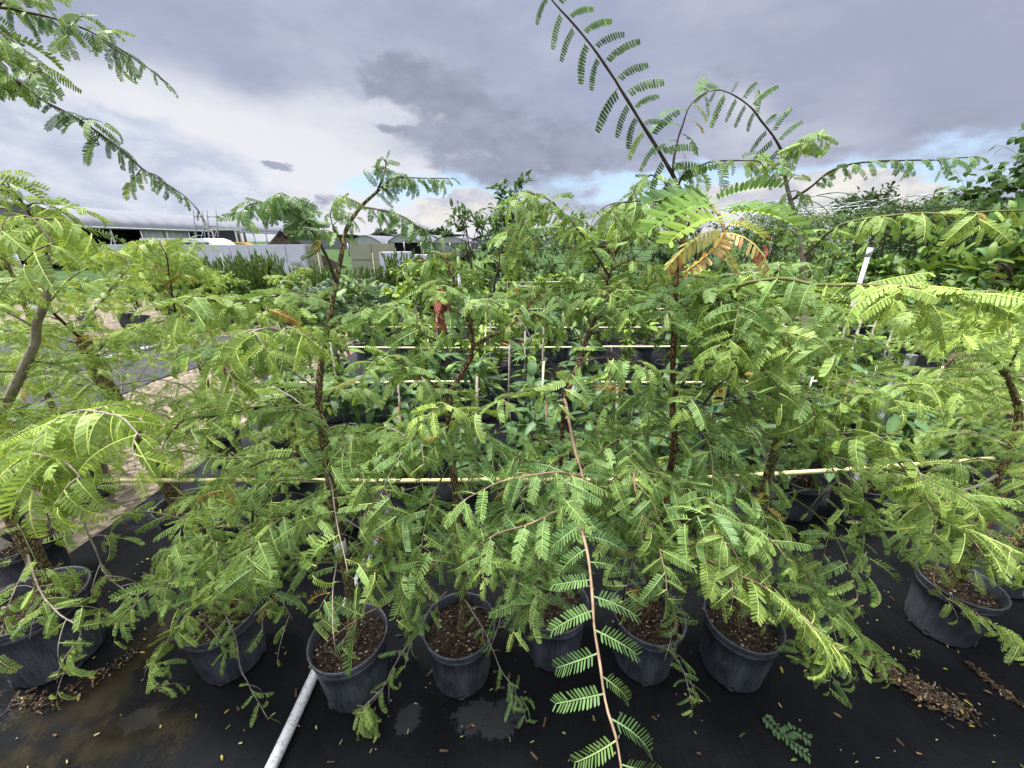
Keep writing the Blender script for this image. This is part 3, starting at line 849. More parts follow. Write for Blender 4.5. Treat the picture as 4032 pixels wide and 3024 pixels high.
D = Tree(-.21, 1.1, 'tamarind with a bare lower trunk that forks wide at rail height', 4, .22, rz=.9)
dt = D.trunk([(1822, 2420, 1.11), (1822, 2250, 1.1), (1812, 2100, 1.1), (1800, 1980, 1.1), (1778, 1800, 1.12), (1768, 1680, 1.14), (1768, 1555, 1.16)], .0165, .012, 'bark')
l1 = D.branch([(1768, 1560, 1.16), (1800, 1500, 1.17), (1840, 1435, 1.18), (1862, 1365, 1.2), (1850, 1270, 1.22), (1815, 1170, 1.23), (1790, 1110, 1.24), (1765, 1050, 1.25), (1750, 990, 1.26)], .0095, .003, 'bark_brown', .45, .026, .085, .25, 8, .13)
l2 = D.branch([(1862, 1365, 1.2), (1930, 1325, 1.22), (2010, 1285, 1.25), (2070, 1220, 1.28), (2100, 1180, 1.3), (2150, 1130, 1.33)], .0065, .002, 'bark_brown', .3, .026, .085, .25, 8, .14)
l3 = D.branch([(1768, 1550, 1.16), (1700, 1510, 1.13), (1640, 1470, 1.1), (1560, 1420, 1.08)], .0075, .002, 'bark_brown', .2, .026, .09, .3, 7, .14)
l4 = D.branch([(1945, 1150, 1.3), (1962, 1060, 1.3), (1985, 950, 1.31), (2030, 880, 1.31), (2100, 800, 1.3)], .004, .0012, 'twig_dark', .2, .022, .09, .26, 8, .12, droop=.5)
D.branch([(1850, 1270, 1.22), (1900, 1200, 1.27), (1945, 1150, 1.3)], .005, .004, 'twig_dark', .4, .03, .08, .26, 2, .1)
# long spray with broad even leaves that reaches down to the left
D.branch([(1800, 2000, 1.1), (1873, 2077, 1.02), (1787, 2156, .98), (1684, 2247, .95), (1587, 2338, .93), (1453, 2411, .91), (1344, 2480, .89), (1270, 2550, .88)], .0042, .0014, 'twig_tan', .12, .028, .118, .2, 3, .10, droop=.22, rank_up=np.array([0, -.55, .83]), curv=.25, tip=.5)
D.branch([(1822, 2360, 1.1), (1842, 2380, 1.0), (1909, 2490, .96), (1970, 2630, .94), (2012, 2696, .93), (2055, 2782, .92), (2079, 2867, .91), (2103, 2964, .9)], .0026, .001, 'twig_grey', .1, .022, .06, .2, 7, .07)
D.branch([(1760, 2330, 1.12), (1690, 2400, 1.0), (1654, 2478, .96), (1575, 2581, .94), (1508, 2709, .92), (1447, 2790, .91)], .0026, .001, 'twig_grey', .1, .023, .07, .28, 7, .08)
D.branch([(1508, 2709, .92), (1470, 2750, .90), (1430, 2790, .89), (1440, 2850, .88)], .002, .001, 'twig_grey', .0, .014, .065, .62, 7, .05)
D.branch([(1778, 1800, 1.12), (1690, 1760, 1.02), (1640, 1720, .98), (1560, 1740, .95)], .004, .0013, 'twig_grey', .1, .024, .085, .3, 6, .13)
D.branch([(1765, 1690, 1.14), (1840, 1640, 1.0), (1920, 1600, .95), (2000, 1560, .92), (2100, 1530, .9)], .004, .0013, 'twig_green', .1, .026, .085, .3, 5, .12, droop=.6)
D.branch([(1765, 1640, 1.14), (1780, 1600, 1.0), (1740, 1600, .93), (1690, 1640, .9), (1640, 1680, .88)], .003, .0012, 'twig_green', .1, .022, .08, .78, 2, .08)
D.fill(14, .45, 1.0, (.28, .5), (-15, 30), y=.24)
D.fill(4, .25, .9, (.2, .35), pts=l1, y=.26); D.fill(4, .3, .95, (.2, .35), pts=l2, y=.28)
D.done()

E_ = Tree(.18, 1.2, 'tamarind with one long tan shoot arching down towards the viewer past its pot', 5, .2, rz=.1)
et = E_.trunk([(2150, 2330, 1.21), (2165, 2150, 1.21), (2190, 1950, 1.2), (2210, 1800, 1.18), (2215, 1680, 1.16), (2222, 1570, 1.12)], .011, .007, 'bark_brown')
E_.branch([(2222, 1570, 1.12), (2234, 1615, 1.02), (2255, 1737, .96), (2292, 1877, .88), (2273, 2016, .78), (2304, 2125, .70), (2322, 2235, .64), (2331, 2344, .59), (2340, 2453, .54), (2356, 2563, .50), (2377, 2696, .45), (2395, 2806, .41), (2419, 2897, .38), (2444, 3024, .35), (2470, 3160, .32)], .0052, .0017, 'twig_tan', .18, .037, .100, .06, 0, keep=True, droop=.16, tip=.08, rank_up=np.array([.0, -.60, .80]), spread=72, endlen=.85, skip=0, jitter=.13, curv=1.0, fold=.35)
E_.branch([(2285, 1950, .82), (2230, 1990, .8), (2160, 2030, .78), (2060, 2070, .77), (1960, 2100, .76), (1880, 2150, .75)], .0032, .0012, 'twig_tan', .05, .026, .095, .2, 0, keep=True, droop=.2, curv=.55, fold=-.3)
E_.branch([(2292, 1877, .88), (2200, 1860, .84), (2090, 1870, .82), (1970, 1900, .80), (1860, 1950, .79), (1780, 2010, .78)], .0032, .0012, 'twig_tan', .05, .026, .09, .2, 3, .1, keep=True, droop=.2, curv=.55)
E_.branch([(2150, 2060, .79), (2120, 2150, .8), (2110, 2260, .8), (2120, 2360, .8), (2090, 2440, .8)], .0022, .0009, 'twig_tan', .1, .024, .075, .22, 4, .08, keep=True)
E_.branch([(2200, 1840, 1.2), (2100, 1900, 1.08), (2010, 1990, 1.0), (1960, 2120, .98), (1990, 2240, .97)], .0035, .0012, 'twig_grey', .15, .025, .085, .2, 8, .13)
E_.branch([(2190, 1990, 1.2), (2260, 2150, 1.06), (2200, 2260, 1.02), (2100, 2350, 1.0), (2080, 2440, .98)], .0032, .0012, 'twig_grey', .15, .025, .085, .22, 8, .12)
E_.branch([(2222, 1570, 1.12), (2260, 1480, 1.16), (2290, 1400, 1.2), (2330, 1290, 1.24), (2370, 1180, 1.28), (2400, 1090, 1.3), (2420, 1010, 1.31), (2430, 930, 1.32)], .008, .003, 'bark_brown', .3, .026, .085, .26, 11, .14)
E_.branch([(2420, 1010, 1.31), (2480, 900, 1.32), (2560, 830, 1.33), (2600, 770, 1.34)], .004, .0015, 'bark_brown', .1, .024, .085, .3, 6, .12)
E_.branch([(2400, 1090, 1.3), (2320, 960, 1.3), (2230, 850, 1.31), (2150, 780, 1.31), (2080, 760, 1.31)], .004, .0014, 'twig_dark', .2, .022, .085, .3, 9, .12, droop=.45)
E_.fill(17, .3, .9, (.28, .5), (-15, 28), y=.22)
E_.done()

F_ = Tree(.56, 1.15, 'tamarind with a dark red brown trunk and one tall upright leader above all neighbours', 6, .24, rz=.6)
ft = F_.trunk([(2562, 2270, 1.16), (2585, 2150, 1.16), (2605, 2050, 1.15), (2626, 1919, 1.15), (2656, 1740, 1.15), (2648, 1600, 1.17), (2650, 1409, 1.18), (2656, 1251, 1.2), (2666, 1060, 1.2), (2690, 930, 1.2), (2694, 820, 1.2)], .0165, .0062, 'bark_brown')
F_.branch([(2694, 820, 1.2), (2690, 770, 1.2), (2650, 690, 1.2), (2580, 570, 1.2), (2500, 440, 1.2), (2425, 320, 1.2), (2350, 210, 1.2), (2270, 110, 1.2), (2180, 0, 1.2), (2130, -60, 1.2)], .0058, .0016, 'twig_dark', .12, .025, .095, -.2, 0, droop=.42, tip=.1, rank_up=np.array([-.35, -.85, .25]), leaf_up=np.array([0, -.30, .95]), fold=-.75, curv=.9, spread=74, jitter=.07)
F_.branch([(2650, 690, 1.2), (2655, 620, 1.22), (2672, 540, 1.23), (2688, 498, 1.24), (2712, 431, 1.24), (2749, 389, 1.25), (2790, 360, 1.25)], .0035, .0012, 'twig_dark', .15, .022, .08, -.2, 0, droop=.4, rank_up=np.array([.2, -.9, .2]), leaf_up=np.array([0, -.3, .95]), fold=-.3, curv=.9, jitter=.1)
F_.branch([(2672, 730, 1.2), (2700, 680, 1.18), (2790, 642, 1.16), (2880, 632, 1.15), (2940, 630, 1.15), (3010, 625, 1.15)], .003, .001, 'twig_dark', .1, .02, .07, .22, 2, .06, droop=.35)
F_.branch([(2680, 790, 1.2), (2620, 720, 1.18), (2560, 690, 1.16), (2520, 720, 1.15), (2480, 790, 1.14)], .003, .001, 'twig_dark', .1, .02, .075, .25, 3, .07, droop=.5)
F_.branch([(2694, 830, 1.2), (2640, 800, 1.15), (2540, 790, 1.1), (2440, 800, 1.07), (2380, 840, 1.05)], .0035, .0012, 'twig_dark', .1, .022, .085, .3, 5, .11, droop=.4)
# near shoot with the yellow and red tip
nb = F_.branch([(2690, 930, 1.2), (2730, 850, .95), (2765, 808, .75), (2797, 802, .66), (2826, 834, .60), (2845, 888, .55), (2842, 920, .52)], .004, .0022, 'twig_tan', .5, .03, .08, .4, 0, leaves=False)
f = Geo([M['leaf']])
def hand(px, py, Y, qx, qy, Y2, ln, colr, cv=.55, fo=.35, upv=(0, -.35, .95), spots=None, sq=1.0):
    p = see(px, py, Y); q = see(qx, qy, Y2)
    ch = q - p; un = norm(np.array(upv) - norm(ch) * np.dot(upv, norm(ch))); cv2 = min((.25, .6, 1.0, 1.5), key=lambda t: abs(t - cv)); cv = cv2
    q = p + (norm(ch) * math.cos(cv / 2) + un * math.sin(cv / 2)) * np.linalg.norm(ch) * (cv / 2) / math.sin(cv / 2)
    put_leaf(f, p, q - p, np.array(upv), np.linalg.norm(q - p) * ln / LEAF_K, .4, F_.rg, 0, cv, fo, True, colr, spots, sq)
GR1, GR2, GR3 = (.10, .20, .06), (.17, .30, .055), (.25, .38, .06)
hand(2797, 802, .66, 2560, 800, .62, 1.05, GR1); hand(2800, 806, .66, 2620, 830, .60, 1.0, GR2)
hand(2800, 800, .66, 3050, 745, .60, 1.08, GR1, .55, .7); hand(2826, 834, .60, 3085, 830, .56, 1.08, GR1, .9, .05)
hand(2826, 836, .60, 2575, 905, .55, 1.08, GR2, .9); hand(2835, 850, .59, 3130, 910, .52, 1.1, GR2, .9, .35)
hand(2845, 885, .56, 2650, 950, .50, 1.08, GR3, .9); hand(2800, 800, .66, 2700, 740, .70, 1.0, GR1, .25, .7)
RS = (.22, (.36, .12, .06)); YEL = (.42, .42, .13)
hand(2848, 885, .555, 3010, 950, .52, 1.05, (.34, .42, .09), 1.0, .35, spots=(.12, RS[1]))
hand(2842, 916, .53, 2635, 1045, .49, 1.0, YEL, 1.5, -.55, (.25, -.35, .9), RS, .7); hand(2842, 920, .52, 3030, 1060, .47, 1.0, (.45, .40, .15), 1.5, -.55, (-.25, -.35, .9), RS, .7)
hand(2842, 925, .52, 2695, 1072, .47, 1.0, (.45, .34, .14), 1.0, .75, (.7, -.5, .5), RS, .7); hand(2842, 930, .52, 2910, 1080, .48, 1.0, YEL, 1.0, .75, (-.7, -.5, .5), None, .7)
hand(2842, 930, .52, 2835, 1045, .49, .8, (.38, .20, .11), .25, .75, (1, -.1, .1), RS, .7); hand(3000, 965, .52, 3008, 1008, .51, 1.1, (.30, .04, .04), 1.0, .75, (1, -.2, .1))
f.build('foliage', [o for o in F_.root.children if o.name.startswith('branch')][-1], F_.o)
F_.branch([(2650, 1560, 1.17), (2580, 1480, 1.1), (2480, 1430, 1.05), (2370, 1410, 1.0), (2260, 1440, .97)], .005, .0016, 'twig_dark', .15, .024, .09, .34, 9, .14)
F_.branch([(2645, 1580, 1.17), (2720, 1470, 1.1), (2830, 1390, 1.04), (2960, 1330, 1.0), (3060, 1310, .97), (3170, 1330, .94)], .005, .0016, 'twig_dark', .25, .024, .10, .48, 8, .14, tip=.45)
F_.branch([(2640, 1640, 1.16), (2740, 1620, 1.06), (2850, 1500, 1.0), (2980, 1460, .96), (3080, 1470, .93), (3140, 1540, .92)], .005, .0016, 'twig_dark', .25, .024, .095, .38, 8, .14, tip=.45)
F_.branch([(2655, 1280, 1.2), (2560, 1200, 1.18), (2450, 1150, 1.16), (2350, 1170, 1.14)], .004, .0014, 'twig_dark', .1, .025, .085, .28, 8, .14)
F_.branch([(2656, 1240, 1.2), (2760, 1170, 1.18), (2860, 1150, 1.16), (2960, 1170, 1.14)], .004, .0014, 'twig_dark', .1, .025, .085, .28, 8, .14)
F_.branch([(2640, 1880, 1.15), (2520, 1850, 1.0), (2500, 1900, .93), (2530, 2010, .88), (2580, 2120, .85), (2620, 2200, .84)], .0045, .0015, 'twig_tan', .2, .024, .09, .3, 9, .12)
F_.branch([(2620, 1960, 1.15), (2700, 2100, .95), (2720, 2180, .88), (2797, 2210, .83), (2900, 2260, .79), (3010, 2310, .76), (3130, 2400, .73), (3230, 2490, .71), (3320, 2580, .70)], .0045, .0015, 'twig_tan', .3, .022, .095, .70, 5, .1, keep=True, tip=.5, droop=.12, fold=.05)
F_.branch([(2620, 2000, 1.15), (2540, 2150, 1.0), (2600, 2300, .95), (2660, 2420, .93), (2640, 2540, .92), (2690, 2640, .91), (2750, 2740, .9)], .003, .001, 'twig_grey', .15, .024, .07, .22, 9, .1)
F_.branch([(2700, 2160, .9), (2780, 2120, .86), (2880, 2080, .84), (2990, 2090, .82)], .003, .001, 'twig_tan', .1, .024, .09, .3, 4, .1)
F_.fill(15, .25, .62, (.28, .5), y=.26)
F_.fill(7, .62, .95, (.22, .38), y=.3)
F_.done()

G_ = Tree(.93, 1.12, 'tamarind with a rough forked trunk bearing a tall arching side limb', 7, .34, rz=.3)
gt = G_.trunk([(2925, 2360, 1.14), (2950, 2240, 1.16), (2961, 2119, 1.18), (3004, 1956, 1.2), (3045, 1800, 1.22), (3075, 1690, 1.24), (3085, 1620, 1.26)], .019, .015)
gl = G_.branch([(3085, 1630, 1.26), (3060, 1570, 1.26), (3034, 1512, 1.25), (2985, 1390, 1.22), (2937, 1251, 1.18), (2900, 1190, 1.12), (2872, 1140, 1.06)], .009, .004, 'bark', .25, .026, .09, .36, 10, .14)
G_.branch([(2895, 1180, 1.12), (2920, 1120, 1.04), (3028, 1099, .98), (3130, 1105, .92), (3204, 1117, .87), (3300, 1122, .8), (3374, 1123, .74)], .0055, .003, 'twig_green', .1, .026, .085, .3, 0, droop=.5)
G_.branch([(3374, 1123, .74), (3480, 1128, .69), (3600, 1135, .64), (3740, 1150, .60), (3900, 1170, .57), (4080, 1200, .55)], .003, .0014, 'twig_green', .0, .014, .085, .74, 4, .10, keep=True, droop=.06, curv=.25, fold=-.55, spread=30, jitter=.1)
gr = G_.trunk([(3085, 1630, 1.26), (3125, 1542, 1.28), (3160, 1400, 1.32), (3172, 1240, 1.36), (3165, 1080, 1.4), (3155, 980, 1.42), (3130, 850, 1.44), (3110, 780, 1.45), (3090, 690, 1.46), (3080, 600, 1.46)], .0125, .0055, 'twig_grey', name='limb')
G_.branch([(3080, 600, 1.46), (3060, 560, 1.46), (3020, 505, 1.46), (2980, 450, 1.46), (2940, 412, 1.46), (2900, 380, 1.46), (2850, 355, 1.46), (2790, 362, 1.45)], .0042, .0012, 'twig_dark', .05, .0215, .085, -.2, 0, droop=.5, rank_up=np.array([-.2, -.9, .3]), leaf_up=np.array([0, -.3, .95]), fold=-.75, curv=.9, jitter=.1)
G_.branch([(3085, 640, 1.46), (3120, 580, 1.44), (3170, 545, 1.42), (3225, 530, 1.4)], .0025, .001, 'twig_dark', .0, .018, .085, .3, 3, .07, droop=.45)
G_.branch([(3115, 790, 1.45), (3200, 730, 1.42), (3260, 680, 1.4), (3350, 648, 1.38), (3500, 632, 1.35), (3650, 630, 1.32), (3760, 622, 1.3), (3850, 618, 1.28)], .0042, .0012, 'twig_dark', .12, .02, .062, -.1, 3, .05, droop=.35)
G_.branch([(3165, 1010, 1.42), (3200, 980, 1.36), (3240, 935, 1.3), (3300, 890, 1.24), (3400, 862, 1.18), (3550, 846, 1.1), (3700, 842, 1.04), (3860, 836, .98), (4050, 830, .93)], .0052, .0018, 'twig_green', .2, .022, .078, .45, 4, .07, droop=.3)
for pz in ([(3100, 720), (3150, 690)], [(3095, 700), (3040, 660)], [(3120, 820), (3060, 800)], [(3130, 860), (3200, 850)], [(3085, 630), (3020, 640)], [(3105, 760), (3170, 770)], [(3150, 950), (3090, 900)]):
    a, b = pz
    G_.branch([(*a, 1.45), ((a[0] + b[0]) / 2, (a[1] + b[1]) / 2 - 14, 1.43), (*b, 1.41)], .0018, .0009, 'twig_dark', .1, .018, .072, .24, 0, droop=.6)
G_.branch([(3160, 1060, 1.4), (3080, 1040, 1.34), (2980, 1060, 1.3), (2890, 1090, 1.27)], .0035, .0012, 'twig_grey', .15, .024, .085, .3, 6, .12)
G_.branch([(3077, 1680, 1.25), (3107, 1664, 1.2), (3204, 1634, 1.12), (3295, 1591, 1.08), (3447, 1542, 1.03), (3575, 1512, 1.0), (3700, 1503, .98), (3842, 1503, .96)], .0085, .0022, 'twig_green', .12, .024, .085, .5, 12, .14, tip=.35)
G_.branch([(3060, 1760, 1.22), (3180, 1760, 1.1), (3300, 1800, 1.02), (3400, 1870, .97)], .005, .0015, 'twig_dark', .1, .024, .085, .42, 7, .13)
G_.branch([(2960, 2120, 1.17), (3050, 2150, 1.08), (3150, 2260, 1.02), (3280, 2400, .97), (3390, 2500, .94), (3450, 2570, .93), (3490, 2630, .92)], .0035, .001, 'twig_green', .1, .024, .075, .4, 11, .12)
G_.branch([(2930, 2260, 1.15), (3060, 2360, 1.0), (3180, 2460, .94), (3280, 2540, .92), (3290, 2620, .92), (3220, 2640, .92), (3150, 2600, .93)], .003, .001, 'twig_green', .2, .024, .075, .3, 6, .1)
G_.fill(18, .15, 1.0, (.28, .5), y=.36); G_.fill(6, .05, .35, (.28, .5), pts=gr, y=.36); G_.fill(7, .2, .9, (.25, .42), pts=gl, y=.38)
G_.done()

H = Tree(2.0, 1.3, 'tamarind tied to a brown stake in the pot standing alone by the fabric seam', 8, .46, rz=1.2)
ht = H.trunk([(3765, 2240, 1.31), (3815, 2120, 1.32), (3865, 2000, 1.33), (3930, 1870, 1.34), (3985, 1760, 1.35), (4010, 1620, 1.37), (3960, 1480, 1.38), (3850, 1350, 1.36), (3760, 1300, 1.34)], .020, .007)
g = Geo([M['stake_brown']]); g.tube(np.array([see(3790, 2290, 1.28), see(3890, 2080, 1.27), see(3960, 1930, 1.28)]), .0085, 6); g.build('stake', H.root, H.o)
H.branch([(3960, 1480, 1.38), (3880, 1370, 1.34), (3740, 1290, 1.28), (3600, 1240, 1.24), (3480, 1210, 1.2)], .005, .0016, 'twig_green', .1, .024, .095, .5, 10, .14)
H.branch([(3930, 1870, 1.34), (3830, 1920, 1.22), (3720, 1930, 1.12), (3620, 1900, 1.04), (3560, 1850, .99), (3522, 1776, .96), (3464, 1722, .93)], .006, .002, 'twig_grey', .2, .022, .105, .55, 10, .13, tip=.5)
H.branch([(3560, 1850, .99), (3640, 1960, .95), (3720, 2040, .92), (3820, 2090, .9), (3920, 2130, .88)], .004, .0015, 'twig_tan', .05, .022, .105, .62, 6, .11, tip=.5)
H.branch([(3820, 2110, 1.3), (3720, 2130, 1.22), (3620, 2130, 1.16), (3530, 2095, 1.12), (3430, 2095, 1.08), (3330, 2115, 1.06), (3230, 2130, 1.05)], .0035, .001, 'twig_dark', .15, .024, .085, .42, 8, .1, rank_up=np.array([0, -.5, .85]))
H.branch([(3800, 2160, 1.3), (3700, 2200, 1.18), (3680, 2300, 1.12), (3750, 2370, 1.08), (3850, 2420, 1.05), (3930, 2470, 1.03), (4010, 2520, 1.02)], .003, .001, 'twig_tan', .15, .022, .08, .62, 7, .09, tip=.4)
H.branch([(3960, 1480, 1.38), (4020, 1330, 1.2), (4000, 1240, 1.0), (3960, 1280, .88), (3985, 1330, .82)], .004, .002, 'twig_green', .4, .022, .09, .8, 2, .08, keep=True)
H.fill(18, .12, .8, (.3, .5), (-10, 30), y=.46)
H.done()

# ---- the rest of the tamarind block, to the left and right of the front row
def grown(x, y, top, label, seed, young, n, lean=(0, 0), L=(.3, .6), r=.02, length=.085, holes=False, m_='bark', twig_gap=.075):
    t = Tree(x, y, label, seed, young, rz=seed, holes=holes)
    rg = t.rg; pts = []
    for i in range(7):
        q = i / 6
        pts.append((x + lean[0] * q + rg.gauss(0, .02) * (i > 0), y + lean[1] * q + rg.gauss(0, .02) * (i > 0), .25 + (top - .25) * q))
    t.trunk(pts, r, r * .3, m_, True)
    t.fill(n, .15, 1.0, L, (5, 55), .35, .028, length, twig_gap=twig_gap)
    return t

T2 = Tree(-1.9, 1.85, 'tamarind with a thick dark trunk leaning left over the gravel path', 21, .6)
t2 = T2.trunk([(700, 1975, 1.85), (655, 1890, 1.85), (607, 1816, 1.85), (547, 1737, 1.86), (480, 1620, 1.87), (430, 1533, 1.88), (400, 1490, 1.89), (372, 1440, 1.9), (347, 1381, 1.91), (318, 1325, 1.92)], .043, .03)
T2.branch([(355, 1400, 1.9), (420, 1350, 1.84), (505, 1310, 1.8), (620, 1270, 1.76), (720, 1240, 1.74)], .011, .003, 'twig_green', .2, .026, .09, .6, 9, .16)
T2.branch([(318, 1330, 1.92), (328, 1275, 1.92), (413, 1166, 1.9), (486, 1081, 1.9), (522, 1032, 1.9), (560, 960, 1.9)], .011, .003, 'twig_grey', .3, .026, .09, .6, 9, .16)
T2.branch([(330, 1340, 1.92), (240, 1260, 1.8), (150, 1180, 1.7), (60, 1120, 1.6)], .009, .003, 'twig_dark', .3, .026, .095, .62, 9, .16)
T2.branch([(607, 1816, 1.85), (700, 1775, 1.75), (840, 1800, 1.66), (980, 1806, 1.6), (1100, 1820, 1.56)], .007, .002, 'twig_green', .2, .026, .085, .5, 10, .15)
T2.branch([(655, 1890, 1.85), (760, 1960, 1.7), (900, 1860, 1.62), (1000, 1840, 1.58), (1090, 1835, 1.55)], .006, .002, 'twig_green', .2, .026, .085, .48, 9, .15)
T2.branch([(522, 1032, 1.9), (600, 980, 1.85), (700, 1000, 1.8), (770, 1060, 1.78)], .004, .0014, 'twig_dark', .1, .024, .09, .66, 7, .13, tip=.4)
T2.branch([(690, 1230, 1.76), (672, 1110, 1.74), (655, 1000, 1.73), (610, 950, 1.72), (540, 960, 1.7)], .004, .0014, 'twig_dark', .1, .024, .09, .66, 8, .13, tip=.4)
T2.fill(18, .45, 1.0, (.4, .7), y=.58); T2.done()

T3 = Tree(-2.5, 1.55, 'tamarind with a pale grey stem whose long shoots bow across the sky', 22, .58)
t3 = T3.trunk([(-190, 2000, 1.55), (-90, 1800, 1.52), (20, 1600, 1.5), (123, 1388, 1.48), (141, 1337, 1.48), (145, 1272, 1.47), (170, 1207, 1.46), (190, 1120, 1.46), (180, 1000, 1.46)], .024, .012, 'twig_grey')
T3.branch([(180, 1000, 1.46), (120, 850, 1.4), (40, 740, 1.36), (-80, 690, 1.3)], .006, .002, 'twig_dark', .2, .024, .095, .6, 9, .16, tip=.35)
T3.branch([(190, 1100, 1.46), (120, 960, 1.3), (60, 900, 1.2), (100, 850, 1.1), (170, 900, 1.04), (220, 980, 1.0)], .005, .002, 'twig_dark', .3, .022, .11, .66, 6, .13, tip=.3, droop=.45, curv=.9)
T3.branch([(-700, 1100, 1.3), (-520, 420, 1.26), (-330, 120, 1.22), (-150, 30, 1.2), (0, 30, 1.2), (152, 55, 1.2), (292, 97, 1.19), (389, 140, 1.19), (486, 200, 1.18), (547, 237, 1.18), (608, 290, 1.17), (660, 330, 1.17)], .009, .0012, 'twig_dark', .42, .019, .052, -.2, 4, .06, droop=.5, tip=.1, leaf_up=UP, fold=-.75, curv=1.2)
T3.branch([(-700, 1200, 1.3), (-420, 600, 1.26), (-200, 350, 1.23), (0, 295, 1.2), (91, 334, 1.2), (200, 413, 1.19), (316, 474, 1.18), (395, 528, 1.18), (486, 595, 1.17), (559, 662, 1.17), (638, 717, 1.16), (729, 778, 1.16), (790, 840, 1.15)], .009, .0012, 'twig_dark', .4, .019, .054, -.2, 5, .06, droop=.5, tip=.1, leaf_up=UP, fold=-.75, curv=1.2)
T3.branch([(-180, 330, 1.23), (-60, 250, 1.2), (60, 215, 1.18), (140, 250, 1.17), (190, 310, 1.16)], .004, .0012, 'twig_dark', .2, .02, .08, .2, 4, .07, droop=.4)
T3.branch([(-120, 40, 1.2), (-40, 100, 1.18), (30, 150, 1.17), (70, 190, 1.16)], .003, .0012, 'twig_dark', .2, .02, .08, .2, 2, .06, droop=.4)
T3.branch([(-20, 30, 1.2), (60, -30, 1.2), (160, -60, 1.2)], .003, .0012, 'twig_dark', .1, .02, .075, .2, 2, .06, droop=.4)
for a, b in (([292, 97], [330, 60]), ([389, 140], [440, 120]), ([240, 78], [270, 150]), ([486, 200], [470, 240]), ([316, 474], [400, 480]), ([395, 528], [360, 590]), ([559, 662], [520, 720])):
    T3.branch([(*a, 1.19), ((a[0] + b[0]) / 2, (a[1] + b[1]) / 2 - 8, 1.18), (*b, 1.17)], .0015, .0008, 'twig_dark', .2, .02, .072, .2, 0, droop=.5)
T3.fill(22, .15, 1.0, (.35, .65), (0, 60), y=.6); T3.done()

grown(-3.0, 2.3, 1.75, 'tamarind at the gravel edge half hidden behind the leaning thick trunk', 23, .55, 24, (.1, 0)).done()
grown(-2.35, 2.75, 1.7, 'yellow green tamarind between the gravel path and the short fruit trees', 24, .6, 24, (-.1, .05)).done()
grown(-3.7, 2.0, 1.7, 'tamarind at the outer end of the row beside a white riser pipe', 25, .58, 24, (.15, 0)).done()
grown(-1.45, 2.2, 1.35, 'short tamarind under the first pale rail near the long white tag', 26, .48, 18, (.05, 0)).done()
grown(-3.35, 1.55, 1.65, 'tamarind at the very edge of the view beyond the leaning trunk pot', 31, .5, 24, (.15, 0)).done()
grown(-4.4, 2.9, 1.8, 'outermost tamarind standing in front of the bare grey bed', 32, .5, 26, (.1, 0)).done()
grown(2.55, 1.55, 1.25, 'dense tamarind behind the lone pot by the fabric seam', 27, .44, 26, (.05, .05), m_='bark').done()
grown(2.9, 2.15, 1.2, 'tamarind with fine grey green leaves under the pale end stakes', 28, .38, 26, (.1, 0), length=.075).done()
grown(2.35, .95, .95, 'low spreading tamarind cut by the edge of the view, leaves hanging over bare fabric', 29, .5, 16, (.1, .1), L=(.25, .45)).done()
grown(3.4, 2.9, 1.2, 'tamarind at the far end of the short row of pale end stakes', 30, .4, 22, (.1, 0)).done()
# ------------------------------------------------------------------ broad-leaved fruit trees in pots (rows behind)
def blade(curl, fold, wid, lod, wave=0.0):
    """broad leaf: unit length along x"""
    nx = 6 if lod == 0 else 4
    V, F, S = [], [], []
    prof = lambda t: math.sin(math.pi * min(1, t ** .8)) ** .75 * (1 - .15 * t)
    for i in range(nx + 1):
        t = i / nx; a = curl * t
        cx = math.sin(a) / curl if curl > 1e-3 else t; cz = -(1 - math.cos(a)) / curl if curl > 1e-3 else 0
        w = wid * max(.015, prof(t))
        wz = wave * math.sin(t * 9)
        nz = np.array([math.sin(a), 0, math.cos(a)])
        base = np.array([cx + .12, 0, cz])
        V += [base + np.array([0, w, 0]) * math.cos(fold) + nz * (w * math.sin(fold) + wz * w), base, base - np.array([0, w, 0]) * math.cos(fold) + nz * (w * math.sin(fold) - wz * w)]
    for i in range(nx):
        b = i * 3
        F += [b, b + 1, b + 4, b + 3, b + 1, b + 2, b + 5, b + 4]; S += [4, 4]
    b = len(V)   # stalk
    V += [np.array([0, .006, 0]), np.array([0, -.006, 0]), np.array([.125, -.006, 0]), np.array([.125, .006, 0])]
    F += [b, b + 1, b + 2, b + 3]; S.append(4)
    return np.array(V), np.array(F), np.array(S)

BL = {w: [blade(c_, f_, w, 0, wv) for c_ in (.15, .5, 1.0, 1.5) for f_ in (.1, .35) for wv in (0, .25)] for w in (.14, .2, .27, .4)}

def put_blade(g, p, axis, up, L, col, rg, wid=.2, mi=0):
    axis = norm(axis); z = up - axis * np.dot(up, axis); z = norm(z); y = np.cross(z, axis)
    V, F, S = rg.choice(BL[wid])
    c_ = np.tile(np.asarray(col) * rg.uniform(.8, 1.2), (len(V), 1))
    c_[1:-4:3] *= 1.35
    g.add(p + L * (V[:, :1] * axis + V[:, 1:2] * y + V[:, 2:] * z), F, S, mi, c_, True)

DARK = np.array([.060, .118, .040]); FRESH = np.array([.150, .240, .052]); LIME = np.array([.27, .36, .06]); BLUEG = np.array([.080, .150, .062]); REDL = np.array([.50, .13, .06])

